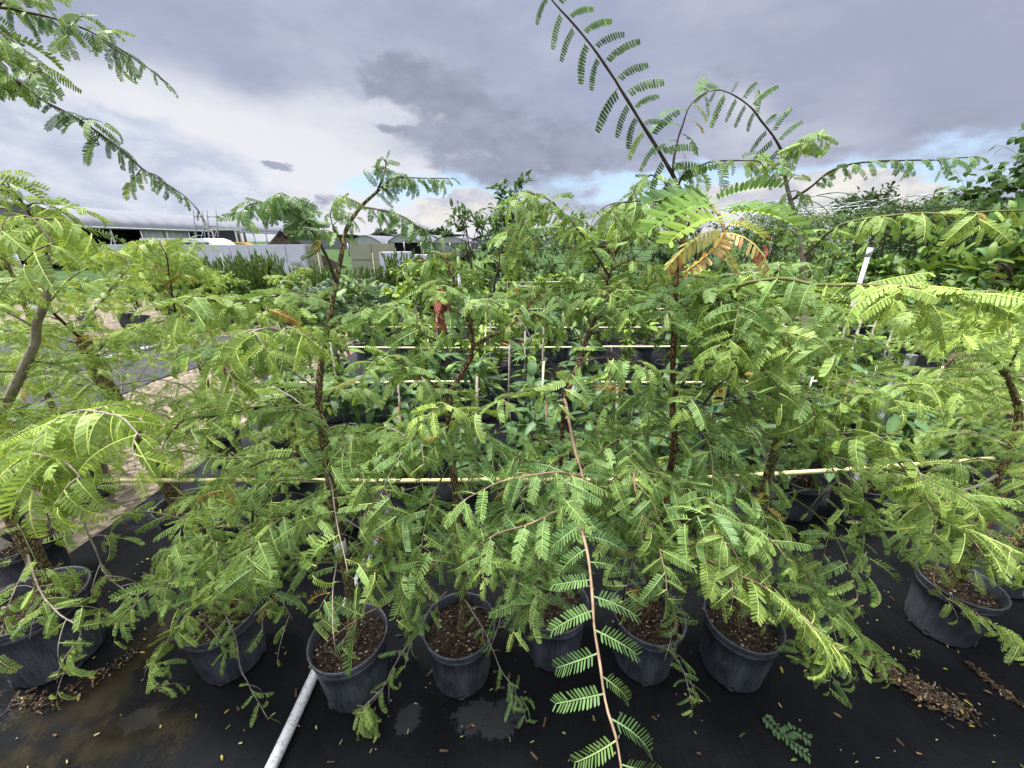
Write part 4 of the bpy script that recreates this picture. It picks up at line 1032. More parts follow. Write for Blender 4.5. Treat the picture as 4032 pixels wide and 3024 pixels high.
def plant_meshes(seed, h, nl, L, wid, col, col2, mixp, spread, droop, stems=1, red=0.0, base=.35):
    rg = random.Random(seed)
    gs, gf = Geo([M['twig_green']]), Geo([M['broad'], M['twig_green']])
    for s_ in range(stems):
        P = [np.array([rg.uniform(-.03, .03), rg.uniform(-.03, .03), .22])]
        q = np.array([rg.gauss(0, .06), rg.gauss(0, .06), 1.0])
        for i in range(7): P.append(P[-1] + norm(q + np.array([rg.gauss(0, .08), rg.gauss(0, .08), 0])) * (h - .22) / 7)
        pts = catmull(P, .03); gs.tube(pts, np.linspace(.008, .003, len(pts)), 6)
        shoots = [(pts, nl // 2, base)]
        for b in range(6):
            t = rg.uniform(.4, .95); i = int(t * (len(pts) - 1)); a = rg.uniform(0, 6.28)
            sp = arch(pts[i], (math.cos(a), math.sin(a), rg.uniform(.2, 1.2)), spread * rg.uniform(.5, 1.1), .25, rg, 6)
            gf.tube(sp, np.linspace(.004, .0018, len(sp)), 5, 1); shoots.append((sp, nl // 12 + 2, .35))
        for sp, n, st in shoots:
            a = rg.uniform(0, 6.28)
            for k_ in range(n):
                t = st + (1 - st) * (k_ + rg.random() * .5) / n
                i = min(len(sp) - 2, int(t * (len(sp) - 1))); T = norm(sp[i + 1] - sp[i]); a += 2.4 + rg.gauss(0, .3)
                u = norm(np.cross(T, np.array([.3, .9, .1]))); w = np.cross(T, u)
                d = (u * math.cos(a) + w * math.sin(a)) * rg.uniform(.7, 1) + T * rg.uniform(.1, .8) * (1 + t) - UP * droop * rg.uniform(.3, 1.2) * (1.4 - t)
                cc = col if rg.random() > mixp else col2
                if red and t > .82 and rg.random() < red: cc = REDL
                put_blade(gf, sp[i], d, UP + np.array([rg.gauss(0, .3), rg.gauss(0, .3), 0]), L * rg.uniform(.7, 1.15) * (1 - .35 * max(0, t - .8) / .2), cc, rg, wid)
    o1 = gs.build('stem'); o2 = gf.build('foliage'); r_ = (o1.data, o2.data)
    bpy.data.objects.remove(o1); bpy.data.objects.remove(o2)
    return r_

KINDS = {
    'avocado': [plant_meshes(300 + i, .78 + .08 * i, 46, .185, .2, DARK, BLUEG, .35, .22, .75) for i in range(3)],
    'mango':   [plant_meshes(320 + i, .95 + .06 * i, 100, .17, .14, DARK, FRESH, .4, .25, .45, red=.25 if i == 1 else 0) for i in range(3)],
    'citrus':  [plant_meshes(340 + i, .90 + .07 * i, 190, .10, .27, FRESH, LIME * .85, .35, .26, .15, base=.12) for i in range(3)],
    'guava':   [plant_meshes(360 + i, 1.0 + .05 * i, 140, .13, .27, DARK * 1.2, FRESH, .5, .28, .2, base=.12) for i in range(3)],
}
LOOK = {'avocado': 'drooping dark leaves', 'mango': 'narrow leaves', 'citrus': 'yellow green leaves', 'guava': 'dull green oval leaves'}

def cyl_mesh(name, m_, r, h, sides=7):
    g = Geo([m_]); g.tube(np.array([(0, 0, 0), (0, 0, h * .5), (0, 0, h)]), r, sides); o = g.build(name); d = o.data; bpy.data.objects.remove(o); return d
STAKE = [cyl_mesh('stake', M['stake'], .0075, 1.0), cyl_mesh('stake', M['cane_pale'], .007, 1.0), cyl_mesh('stake', M['stake_brown'], .008, 1.0)]
def tag_mesh(m_, w=.045, h=.075, printed=True):
    g = Geo([m_, M['ink']])
    g.box(0, 0, 0, w, .0012, h)
    if printed:
        for i in range(4): g.box(-.004, -.0012, h * .22 - i * .011, w * (.62 if i % 2 else .75), .0008, .0035, 1)
    o = g.build('tag'); d = o.data; bpy.data.objects.remove(o); return d
TAGW = tag_mesh(M['tag_white'], .022, .10, False); TAGC = tag_mesh(M['tag_white'], .055, .07)
TAGY = tag_mesh(M['tag_yellow'], .06, .085)
TIE = cyl_mesh('tie', M['tape_green'], .011, .02, 8)

ORD = ['first', 'second', 'third', 'fourth', 'fifth', 'sixth', 'seventh', 'eighth', 'ninth', 'tenth', 'eleventh', 'twelfth', 'thirteenth', 'fourteenth']
rows = [(2.06, -1.10, .42, 10, 'the nearest row'), (2.72, -1.85, .50, 11, 'the row under rail two'), (3.55, -2.2, .47, 13, 'the row behind rail two'),
        (4.55, -2.2, .52, 14, 'the row behind rail three'), (5.6, -2.3, .60, 14, 'the row behind rail four'), (6.85, -2.3, .66, 14, 'the row behind rail five'),
        (8.1, -2.2, .70, 13, 'the row behind rail six'), (9.6, -2.0, .72, 13, 'the last row')]
rg0 = random.Random(77)
SKIP = {(2, 7), (2, 8)}
for ri, (Y, x0, dxr, n, where) in enumerate(rows):
    for k_ in range(n):
        if (ri, k_) in SKIP: continue
        x = x0 + k_ * dxr + rg0.uniform(-.06, .06); y = Y + rg0.uniform(-.09, .09)
        if ri == 0: kind = 'avocado'
        elif ri == 1: kind = rg0.choice(('avocado', 'avocado', 'mango'))
        elif ri == 2: kind = rg0.choice(('avocado', 'citrus', 'mango'))
        else: kind = rg0.choice(('citrus', 'citrus', 'guava', 'mango', 'avocado'))
        v = rg0.randrange(3)
        sc = {0: .8, 1: .85, 2: .85}.get(ri, 1.0 + .03 * ri) * rg0.uniform(.88, 1.12)
        look = LOOK[kind] + (' and red tips' if kind == 'mango' and v == 1 else '')
        root = empty('potted_fruit_tree', (x, y, 0), f'sapling with {look}, {ORD[k_]} from left in {where}', 'potted plant', 'potted fruit trees in rows')
        p = child('pot', POT, root, (0, 0, .006), rg0.uniform(0, 6))
        child('soil', SOILS[v], root, (0, 0, .006), rg0.uniform(0, 6))
        rz = rg0.uniform(0, 6.28)
        a, b = KINDS[kind][v]
        st = bpy.data.objects.new('stem', a); COL.objects.link(st); st.parent = root; st.rotation_euler[2] = rz; st.scale = (1, 1, sc); st.location = (0, 0, .24 * (1 - sc))
        fo = bpy.data.objects.new('foliage', b); COL.objects.link(fo); fo.parent = root; fo.rotation_euler[2] = rz; fo.scale = (.3 + .85 * sc, .3 + .85 * sc, sc); fo.location = (0, 0, .24 * (1 - sc))
        if rg0.random() < .8:
            s_ = child('stake', STAKE[0 if rg0.random() < .6 else (1 if ri else 2)], root, (rg0.uniform(.02, .05), -.03, .2)); s_.scale = (1, 1, rg0.uniform(.5, .85)); s_.rotation_euler = (rg0.uniform(-.06, .06), rg0.uniform(-.08, .08), 0)
            t_ = child('tie', TIE, root, (.025, -.025, rg0.uniform(.38, .5)))
        q = rg0.random()
        if q < .34 and ri < 5:
            t_ = child('tag', TAGW if q < .16 else (TAGC if q < .27 else TAGY), root, (rg0.uniform(-.08, .08), -.10, .30 + rg0.uniform(0, .1))); t_.rotation_euler = (rg0.uniform(-.5, .3), rg0.uniform(-.5, .5), rg0.uniform(-.6, .6))

# ---- pale rails that the rows are tied to
def rail(P, r, m_, label, knots=()):
    P = np.array(P); o = P.mean(axis=0)
    root = empty('bamboo_rail', o, label, 'rail', 'bamboo rails along the plant rows')
    pts = catmull(P, .12)
    for i in range(1, len(pts) - 1): pts[i][2] += .004 * mnoise.noise(Vector((pts[i][0] * 2, pts[i][1], 0)))
    g = Geo([m_]); rr = np.full(len(pts), r) * (1 + .10 * (np.arange(len(pts)) % 3 == 0)); g.tube(pts, rr, 8); g.build('cane', root, o)
    for kx in knots:
        c_ = np.array([np.interp(kx, pts[:, 0], pts[:, i]) for i in range(3)])
        g = Geo([M['tape_green'] if r > .0107 else M['tag_white']])
        for d_ in (-.006, .004): g.tube(np.array([c_ + (d_ + .008 * math.cos(a), (r + .004) * math.cos(a), (r + .004) * math.sin(a)) for a in np.linspace(0, 6.3, 12)]), .0022, 4)
        g.tube(np.array([c_ + (0, -r, 0), c_ + (.01, -r - .01, -.03), c_ + (.005, -r - .012, -.06)]), .0018, 4)
        g.build('knot', root, o)
rail([see(360, 1893, 1.62), see(900, 1890, 1.62), see(1500, 1893, 1.62), see(2100, 1890, 1.62), see(2520, 1888, 1.62)], .0108, M['cane'], 'thick yellow bamboo rail nearest the viewer, running behind the slim front trunks', (-1.55, -.62, .1))
rail([see(2420, 1900, 1.60), see(2900, 1874, 1.60), see(3390, 1845, 1.60), see(3910, 1806, 1.59)], .0108, M['cane'], 'thick yellow bamboo rail tilted up past the pots by the grey post', (1.0, 1.9))
for yy, Y, x0, x1, r, w in ((1506, 3.03, 760, 1860, .0105, 'second rail, shorter left length beside the gravel path'), (1503, 3.05, 2300, 3480, .0105, 'second rail, longer length behind the yellow fruit picture tag'),
                            (1367, 4.13, 1340, 2760, .010, 'third rail, crossing in front of the dark gap between pots'), (1287, 5.15, 1380, 3900, .010, 'fourth rail, the longest, running past the end stakes'),
                            (1214, 6.5, 1760, 3560, .010, 'fifth rail, behind the wilted red brown plant'), (1202, 6.9, 1820, 2600, .009, 'thin double rail just above the fifth'),
                            (1126, 8.7, 2000, 2900, .010, 'sixth rail, nearly lost among rounded leaves'), (1108, 9.3, 1900, 2450, .010, 'seventh and farthest rail, a short pale line')):
    P = [see(x0 + (x1 - x0) * t, yy + (3 * math.sin(t * 5)), Y) for t in (0, .25, .5, .75, 1)]
    rail(P, r, M['cane_pale'], 'pale bamboo ' + w, [P[1][0], P[3][0]] if Y < 6 else ())

# posts that carry the rails
for i, (x, y, h, lab) in enumerate(((2.27, 2.13, .95, 'grey square post between the black pots under the tilted rail'), (-2.05, 3.0, .78, 'grey square post at the gravel end of the second rail'), (3.35, 3.1, .8, 'grey square post near the pale end stakes'))):
    g = Geo([M['post']]); g.box(0, 0, h / 2, .05, .05, h); g.box(0, 0, h + .004, .056, .056, .012)
    o = g.build('rail_post', None, (0, 0, 0)); o.location = (x, y, 0); tag(o, lab, 'post', 'posts carrying the rails')

# end stakes standing clear of the leaves on the right and in the middle
for px, py0, py1, Y, lab in ((3365, 1165, 1300, 3.7, 'leaning grey stake topped by a bright leaf, left of the three end stakes'), (3400, 1235, 1345, 3.5, 'short grey stake between the two taller end stakes'), (3478, 1170, 1320, 3.6, 'thin pale stake, right of the three end stakes'),
                             (1933, 1160, 1480, 3.9, 'slim white stake crossing three rails in the middle'), (2145, 1150, 1420, 3.3, 'white stake beside the dark gap between pots'), (2008, 1280, 1480, 3.35, 'white stake tied to the third rail in the gap'),
                             (1718, 1170, 1330, 4.0, 'pale stake under the wilted red brown leaves'), (3880, 1230, 1330, 3.4, 'grey stake in the tamarinds at the outer right of the rows')):
    P0, P1 = see(px, py0, Y), see(px - (8 if px < 3000 else 30), py1, Y); P1[2] = 0
    g = Geo([M['stake']]); c_ = np.array([P1[0], P1[1], 0]); g.tube(np.array([P1, (P0 + P1) / 2, P0]) - c_, .0085, 7)
    o = g.build('stake'); o.location = c_; tag(o, lab, 'stake', 'free standing plant stakes')

# white riser pipes
for px, y0, Y, r, lab in ((3428, 975, 5.2, .026, 'white riser pipe in front of the dark clipped hedge'), (1803, 978, 6.0, .022, 'white riser pipe before the dark leaved tree'), (45, 1000, 2.6, .02, 'white riser pipe among the outer left tamarinds'), (1790, 1090, 7.4, .02, 'short white riser pipe low among rounded leaves')):
    P = see(px, y0, Y)
    root = empty('riser_pipe', (P[0], P[1], 0), lab, 'pipe', 'white irrigation risers')
    g = Geo([M['pvc']]); g.tube(np.array([(0, 0, 0), (0, 0, P[2] * .5), (0, 0, P[2] - .05)]), r, 12); g.build('pipe', root)
    g = Geo([M['pvc']]); g.tube(np.array([(0, 0, P[2] - .11), (0, 0, P[2])]), r * 1.22, 12); g.build('coupling', root)
    g = Geo([M['ink']]); g.tube(np.array([(0, 0, P[2]), (0, 0, P[2] + .03)]), r * .8, 10); g.tube(np.array([(0, 0, P[2] + .03), (0, 0, P[2] + .09)]), r * .35, 8); g.build('sprinkler', root)

# white pipes lying on the fabric
def ground_pipe(P, r, lab):
    P = np.array(P, float); o = P[0].copy()
    root = empty('ground_pipe', o, lab, 'pipe')
    pts = catmull(P, .1); g = Geo([M['pvc_wet']]); g.tube(pts, r, 14); g.build('pipe', root, o)
    m_ = pts[int(len(pts) * .8)]; d = norm(pts[-1] - pts[0]); g = Geo([M['pvc']]); g.tube(np.array([m_ - d * .05, m_ + d * .05]), r * 1.2, 14); g.build('coupling', root, o)
def pvc_wet():
    m, n, o = mat('speckled_pvc')
    tcn = n.new('ShaderNodeTexCoord').outputs['Object']
    f = n.noise(tcn, 75, 3, .6); f2 = n.noise(tcn, 12, 5, .6)
    cc = n.mix(n.step(f, .52, .60), (.60, .615, .65), (.36, .375, .41))
    cc = n.mix(n.step(f2, .55, .8), cc, (.34, .345, .36))
    m.node_tree.links.new(principled(n, cc, .3, .5), o); return m
M['pvc_wet'] = pvc_wet()
ground_pipe([(-.83, -.6, .024), (-.82, .6, .024), (-.815, 1.1, .024), (-.82, 2.4, .024)], .0205, 'white speckled pipe lying on the fabric beside the tallest front tree')
ground_pipe([(-9.0, 3.6, .03), (-6.64, 4.68, .03), (-6.2, 5.6, .03), (-5.9, 7.2, .03)], .028, 'white pipe edging the bare grey bed past the gravel path')

# spiral white ribbon hanging on a brown stake by the ringed trunk
root = empty('ribbon_stake', see(1400, 2310, 1.13) * np.array([1, 1, 0]), 'brown stake with a wet white spiral ribbon beside the ringed trunk', 'stake')
oo = np.array(root.location)
P0, P1 = see(1395, 2340, 1.12), see(1540, 1900, 1.16)
g = Geo([M['stake_brown']]); g.tube(np.array([P0, (P0 + P1) / 2, P1]), .006, 6); g.build('stake', root, oo)
g = Geo([M['tag_white']]); V, F, S = [], [], []
for i in range(60):
    t = .1 + .8 * i / 59; c_ = P0 + (P1 - P0) * t; a = i * .75; e = np.array([math.cos(a), math.sin(a), 0]) * (.011 + .004 * math.sin(i))
    V += [c_ + e, c_ + e + np.array([.001, 0, .016])]
for i in range(59): F += [i * 2, i * 2 + 2, i * 2 + 3, i * 2 + 1]; S.append(4)
g.add(V, F, S, 0, (1, 1, 1), True); g.build('ribbon', root, oo)

# the yellow tag with a halved fruit, hanging on a stake
P = see(2832, 1560, 1.75)
root = empty('fruit_tag', P, 'yellow hang tag with a halved avocado picture and green tie', 'tag')
g = Geo([M['tag_yellow']]); g.box(0, 0, 0, .058, .0015, .10); g.build('card', root)
def disc(g, cx, cz, rx, rz_, y, mi=0, a0=0, a1=6.2832, n=28):
    V = [(cx + rx * math.cos(a0 + (a1 - a0) * i / n), y, cz + rz_ * math.sin(a0 + (a1 - a0) * i / n)) for i in range(n)]
    g.add(V, list(range(n)), [n], mi)
g = Geo([M['ink'], M['avo_flesh'], M['avo_pit'], M['tag_white']]); disc(g, 0, .028, .0255, .019, -.0020, 0); disc(g, 0, .028, .0235, .017, -.0032, 1); disc(g, 0, .028, .0125, .011, -.0044, 2)
disc(g, -.002, -.018, .025, .017, -.0020, 0, 0, 3.1416); g.box(.019, -.0014, -.042, .016, .0012, .011, 3); g.build('picture', root)
g = Geo([M['tape_green']]); g.box(-.005, .006, -.066, .018, .006, .03); g.build('tie', root)
g = Geo([M['stake_brown']]); g.tube(np.array([(-.012, .008, -.42), (-.008, .008, 0), (-.006, .008, .03)]), .005, 6); g.build('stake', root)

# wilted plant with hanging red brown leaves
P = see(1745, 1190, 4.05)
root = empty('wilted_plant', (P[0], P[1], 0), 'dead sapling with hanging curled red brown leaves', 'potted plant')
add_pot(root, holes=False)
rgw = random.Random(5); g = Geo([M['stake_brown']]); g.tube(np.array([(0, 0, .22), (.02, 0, .7), (0, 0, P[2] + .22)]), .009, 6); g.build('stem', root)
g = Geo([M['broad']])
for i in range(34):
    z = P[2] + rgw.uniform(-.12, .24); a = rgw.uniform(0, 6.28)
    put_blade(g, np.array([.03 * math.cos(a) - .03 + .25 * (P[2] - z) * .4, .03 * math.sin(a), z]), (math.cos(a) * .45, math.sin(a) * .45, -1), np.array([math.cos(a), math.sin(a), .3]), rgw.uniform(.15, .24), rgw.choice(((.21, .065, .04), (.14, .05, .035), (.30, .10, .07))), rgw, .2)
g.build('foliage', root)

# ------------------------------------------------------------------ larger plants and trees beyond the rows
def leafy_tree(name, x, y, h, crown, n, L, wid, cols, label, cat, seed, group=None, trunk_r=.04, base=.15, tips=(.35, .95), dirup=.2, shell=.55, stems=5):
    """trunk with limbs, and leaves carried in clumps through the crown"""
    rg = random.Random(seed); root = empty(name, (x, y, 0), label, cat, group)
    gt_ = Geo([M['bark_brown']]); gl_ = Geo([M['broad'], M['twig_dark']])
    top = np.array([rg.gauss(0, .1), rg.gauss(0, .1), h * .8])
    tr = catmull([(0, 0, 0), (rg.gauss(0, .04), rg.gauss(0, .04), h * .35), top], .15); gt_.tube(tr, np.linspace(trunk_r, trunk_r * .3, len(tr)), 8)
    gt_.build('trunk', root)
    rx, ry, rz = crown
    nc = max(8, n // 42); clumps = []
    for i in range(nc):
        u = np.array([rg.gauss(0, 1), rg.gauss(0, 1), rg.gauss(0, 1)]); u = norm(u) * (shell + (1 - shell) * rg.random())
        c_ = np.array([u[0] * rx, u[1] * ry, h - rz + u[2] * rz]) * rg.uniform(.9, 1.08)
        c_[2] = max(c_[2], base); clumps.append(c_)
        i0 = min(len(tr) - 1, int(rg.uniform(.35, 1) * len(tr)))
        if i % 5:
            lm = catmull([tr[i0], (tr[i0] + c_) / 2 + np.array([0, 0, .06 * h * rg.random()]), c_], .2); gl_.tube(lm, np.linspace(trunk_r * .4, .004, len(lm)), 5, 1)
    cs = (rx + ry + rz) / 3 * .50
    per = max(3, n // (nc * 6))
    for c_ in clumps:
        out_ = norm(c_ - np.array([0, 0, h - rz]))
        for t in range(6):
            d = norm(out_ * .7 + np.array([rg.gauss(0, .6), rg.gauss(0, .6), .35 + rg.gauss(0, .5)]))
            tw = arch(c_ - d * cs * .35, d, cs * rg.uniform(.8, 1.5), .18, rg, 5)
            gl_.tube(tw, np.linspace(.0035 + trunk_r * .03, .0015 + trunk_r * .01, len(tw)), 4, 1)
            for q in range(per):
                f_ = (q + rg.random()) / per * 5; j = min(4, int(f_)); p = tw[j] + (tw[j + 1] - tw[j]) * (f_ - j)
                if p[2] < base * .7: continue
                T = norm(tw[j + 1] - tw[j]); v = np.array([rg.gauss(0, 1), rg.gauss(0, 1), rg.gauss(0, 1)]); v = norm(v - T * np.dot(v, T))
                put_blade(gl_, p, v + T * .6 + UP * dirup, UP + np.array([rg.gauss(0, .5), rg.gauss(0, .5), 0]), L * rg.uniform(.65, 1.2), np.array(rg.choice(cols)), rg, wid)
    gl_.build('crown', root)
    return root
KD = (DARK * .85, DARK, BLUEG * .8); KM = (DARK, FRESH * .8, BLUEG); KF = (FRESH * .85, FRESH * .7, DARK * 1.4); KH = (DARK * .6, DARK * .75, DARK * .5)
leafy_tree('broadleaf_tree', -.95, 9.6, 2.45, (.62, .6, 1.05), 900, .19, .2, KD, 'dark glossy leaved young tree rising left of centre against the sky', 'tree', 501, trunk_r=.03)
leafy_tree('broadleaf_tree', -.05, 10.4, 3.05, (.5, .5, 1.3), 800, .2, .2, KD, 'taller dark leaved young tree just right of the shorter one', 'tree', 502, trunk_r=.03)
for i, (px, Y, h, w, kk, lab) in enumerate(((2250, 11.5, 2.25, 1.1, KM, 'mixed green shrub behind the tan shoot tree'), (2480, 11.0, 2.35, 1.1, KD, 'dark shrub behind the upright leader'), (2050, 12.0, 2.1, 1.0, KM, 'mid green shrub beside the dark leaved trees'),
                                      (2750, 11.5, 2.25, 1.2, KD, 'dark rounded shrub under the yellow and red shoot tip'), (2980, 11.0, 2.0, 1.2, KM, 'mid green shrub in front of the bare hoops'), (3190, 10.5, 1.9, .9, KF, 'fresh green shrub left of the riser pipe and hedge'))):
    P = see(px, 1000, Y)
    leafy_tree('garden_shrub', P[0], P[1], h, (w, .9, h * .47), 1500, .15, .2, kk, lab, 'shrub', 510 + i, 'shrubs behind the potted rows', .03)
# clipped hedge, darker half and lighter half
def hedge(x0, x1, y, depth, h, n, cols, label, seed, L=.09):
    rg = random.Random(seed); o = np.array([(x0 + x1) / 2, y, 0]); root = empty('hedge', o, label, 'hedge', 'clipped hedges')
    g = Geo([M['twig_dark']])
    for i in range(8): x = x0 + (x1 - x0) * (i + .5) / 8; g.tube(np.array([(x, y, 0), (x + rg.gauss(0, .1), y + .1, h * .5), (x + rg.gauss(0, .2), y, h * .9)]), .03, 6)
    g.build('stems', root, o)
    g = Geo([M['broad']])
    for i in range(n):
        f_ = rg.random()
        x = rg.uniform(x0, x1); z = h * rg.random() ** .8; yy = y - depth / 2 + rg.random() ** 2 * depth
        if rg.random() < .22: z = h + rg.gauss(0, .10) + .18 * mnoise.noise(Vector((x * 1.1, 0, seed))); yy = y + rg.uniform(-.5, .5) * depth
        yy += .22 * mnoise.noise(Vector((x * .9, z * .9, seed)))
        d = np.array([rg.gauss(0, .7), -1 + rg.gauss(0, .5), .4 + rg.gauss(0, .5)])
        put_blade(g, np.array([x, yy, z]), d, UP + np.array([rg.gauss(0, .5), rg.gauss(0, .5), 0]), L * rg.uniform(.7, 1.3), np.array(rg.choice(cols)), rg, .2)
    g.build('foliage', root, o)
hedge(9.8, 13.2, 11.8, 1.2, 2.5, 9000, KH, 'dark clipped hedge behind the white riser pipe', 601)
hedge(6.9, 9.8, 12.0, 1.2, 2.3, 6500, (DARK * .8, DARK, FRESH * .5), 'lighter clipped hedge left of the dark one, under the bare hoops', 602)
leafy_tree('broadleaf_tree', 16.6, 12.5, 5.0, (2.5, 1.8, 2.2), 3200, .26, .4, KD, 'large loose tree with round leaves and sky showing through at far right', 'tree', 520, trunk_r=.10, dirup=-.2, shell=.75)
leafy_tree('broadleaf_tree', 14.0, 13.5, 2.8, (1.9, 1.3, 1.15), 2000, .20, .4, KM, 'lower rounded tree between the clipped hedge and the large loose tree', 'tree', 521, trunk_r=.08, shell=.7)
leafy_tree('big_leaf_plant', 7.55, 6.3, 1.95, (.95, .8, .85), 800, .30, .2, KF, 'light green bushy plant with big upright leaves right of the hedge', 'shrub', 530, trunk_r=.03, dirup=.6)
leafy_tree('big_leaf_plant', 8.9, 6.2, 1.75, (.9, .8, .8), 650, .28, .27, KM, 'mid green bushy plant with broad leaves at the right border', 'shrub', 531, trunk_r=.03, dirup=.5)
leafy_tree('big_leaf_plant', 5.9, 6.6, 1.6, (.5, .5, .6), 340, .22, .2, KF, 'small light green plant with upright leaves left of the riser pipe', 'shrub', 532, trunk_r=.02, dirup=.6)
leafy_tree('big_leaf_plant', 6.4, 4.4, 1.2, (.8, .6, .5), 520, .2, .2, KM, 'low leafy plant at the right ends of the rails', 'shrub', 533, trunk_r=.02, dirup=.4)
P = see(3420, 800, 42)
leafy_tree('dome_tree', P[0], P[1], 6.3, (2.4, 2.2, 2.1), 3000, .45, .27, KH, 'distant dark dome shaped tree above the bare hoops', 'tree', 540, trunk_r=.3)
for i, (px, py, Y, w) in enumerate(((1515, 922, 120, 5), (1700, 918, 120, 4), (1740, 920, 125, 3.5), (3700, 850, 60, 6), (3950, 820, 55, 6), (2600, 905, 90, 8), (3050, 895, 80, 7), (2250, 915, 100, 7))):
    P = see(px, py, Y)
    leafy_tree('distant_tree', P[0], P[1], max(3, P[2] + .5), (w, w * .7, max(1.6, P[2] * .4)), 700, 1.3, .27, KH, ('low dark tree far away behind the grey shade houses', 'far dark tree right of the shade house roof', 'small far tree next to another above the shade house', 'far tree behind the hedge and low rounded tree', 'far tree behind the large loose tree', 'far tree behind the upright leader', 'far tree behind the bare hoops', 'far tree behind the tan shoot tree')[i], 'tree', 550 + i, 'far trees on the horizon', .3)

# upright feathery shrubs and cactus on the left
rgs = random.Random(9)
SHR = []
for v in range(3):
    g = Geo([M['broad'], M['twig_dark']])
    for i in range(75):
        a = rgs.uniform(0, 6.28); r_ = .24 * math.sqrt(rgs.random()); h = rgs.uniform(.75, 1.25)
        P = arch((r_ * math.cos(a), r_ * math.sin(a), .15), (.22 * math.cos(a), .22 * math.sin(a), 1), h, -.05, rgs, 5); g.tube(P, np.linspace(.006, .002, 6), 3, 1)
        for q in range(34):
            t = rgs.uniform(.1, 1); j = min(4, int(t * 5)); p = P[j] + (P[j + 1] - P[j]) * (t * 5 - j); b = rgs.uniform(0, 6.28)
            put_blade(g, p, (.5 * math.cos(b), .5 * math.sin(b), 1), np.array([math.cos(b), math.sin(b), .2]), rgs.uniform(.08, .14), rgs.choice((DARK, DARK * .8, FRESH * .75, FRESH * .6)), rgs, .14)
    o = g.build('foliage'); SHR.append(o.data); bpy.data.objects.remove(o)
for i in range(17):
    x = -7.6 + i * .36; y = 8.6 + (i % 2) * .5 + rgs.uniform(-.1, .1)
    if i > 11: y += .9
    root = empty('upright_shrub', (x, y, 0), f'feathery upright green shrub, {["first","second","third","fourth","fifth","sixth","seventh","eighth","ninth","tenth","eleventh","twelfth","thirteenth","fourteenth","fifteenth","sixteenth","seventeenth"][i]} of the row before the white foam wall', 'shrub', 'upright shrubs before the foam wall')
    child('pot', POT, root, (0, 0, .006)); f_ = child('foliage', SHR[i % 3], root, (rgs.uniform(-.05, .05), 0, .05), rgs.uniform(0, 6), rgs.uniform(.68, 1.02))
    f_.rotation_euler[0] = rgs.uniform(-.06, .06); f_.rotation_euler[1] = rgs.uniform(-.09, .09)
    if i % 3 == 0: s_ = child('stake', STAKE[1], root, (.05, -.1, .1)); s_.scale = (1, 1, 1.35)
for i in range(7):
    x = -3.7 + (i % 4) * .42 + rgs.uniform(-.1, .1); y = 7.2 + (i // 4) * .6
    root = empty('prickly_pear', (x, y, 0), f'grey green prickly pear with oval pads, {ORD[i]} of the cactus clump', 'cactus', 'prickly pears left of the tallest trunk')
    add_pot(root, holes=False)
    g = Geo([M['cactus']])
    def pad(base, d, L, nrm, depth):
        d = norm(d); n_ = norm(nrm - d * np.dot(nrm, d)); s_ = np.cross(d, n_); c_ = base + d * L * .52; V, F, S = [], [], []
        for j in range(1, 6):
            ph = math.pi * j / 6
            for k_ in range(10):
                t = 2 * math.pi * k_ / 10
                V.append(c_ + d * (-.52 * L * math.cos(ph)) + s_ * (.36 * L * math.sin(ph) * math.cos(t)) + n_ * (.07 * L * math.sin(ph) * math.sin(t)))
        for j in range(4):
            for k_ in range(10): q = (k_ + 1) % 10; F += [j * 10 + k_, j * 10 + q, j * 10 + 10 + q, j * 10 + 10 + k_]; S.append(4)
        F += list(range(10))[::-1] + list(range(40, 50)); S += [10, 10]
        g.add(V, F, S, 0, (1, 1, 1), True)
        if depth:
            for _ in range(rgs.choice((2, 3))): pad(base + d * L * .95 + s_ * rgs.uniform(-.25, .25) * L, d + s_ * rgs.uniform(-.8, .8) + n_ * rgs.uniform(-.5, .5), L * rgs.uniform(.7, .95), n_ + s_ * rgs.uniform(-.6, .6), depth - 1)
    for _ in range(4): pad(np.array([rgs.uniform(-.09, .09), rgs.uniform(-.09, .09), .22]), np.array([rgs.gauss(0, .3), rgs.gauss(0, .3), 1.]), .25, np.array([rgs.gauss(0, .5), -1., 0]), 3)
    g.build('pads', root)
# dark pots with low plants on the far side of the bare bed
for i in range(9):
    x = -8.6 + i * .55; y = 7.75 + (i % 2) * .25
    root = empty('potted_shrub', (x, y, 0), f'low bushy plant in a black pot, {ORD[i]} along the far edge of the bare bed', 'potted plant', 'potted shrubs beyond the bare bed')
    child('pot', POT, root, (0, 0, .006)); a, b = KINDS['citrus' if i % 2 else 'guava'][i % 3]
    child('stem', a, root); child('foliage', b, root, (0, 0, 0), i * 1.3)

# ------------------------------------------------------------------ buildings on the horizon
# long arched greenhouse with an open side
ax0, ax1 = np.array([-26.4, 25.0]), np.array([-27.2, 52.0]); axd = (ax1 - ax0) / np.linalg.norm(ax1 - ax0); axl = np.array([-axd[1], axd[0]])
HW, EV, RG = 4.6, 2.5, 3.95
root = empty('arched_greenhouse', (*ax0, 0), 'long white arched greenhouse with an open dark side', 'greenhouse')
oo = np.array([*ax0, 0])
Lg = np.linalg.norm(ax1 - ax0)
def gh(s_, l, z): q = ax0 + axd * s_ + axl * l; return np.array([q[0], q[1], z])
def arcp(s_, e=0): return [gh(s_, HW - HW * math.cos(t), EV + e + (RG - EV) * math.sin(t) ** .9) for t in np.linspace(0, math.pi, 17)]
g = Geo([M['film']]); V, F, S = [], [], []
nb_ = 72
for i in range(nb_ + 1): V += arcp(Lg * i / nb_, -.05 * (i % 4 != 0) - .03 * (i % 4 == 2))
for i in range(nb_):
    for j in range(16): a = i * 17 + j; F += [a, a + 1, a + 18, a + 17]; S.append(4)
g.add(V, F, S, 0, (1, 1, 1), True); g.build('roof', root, oo)
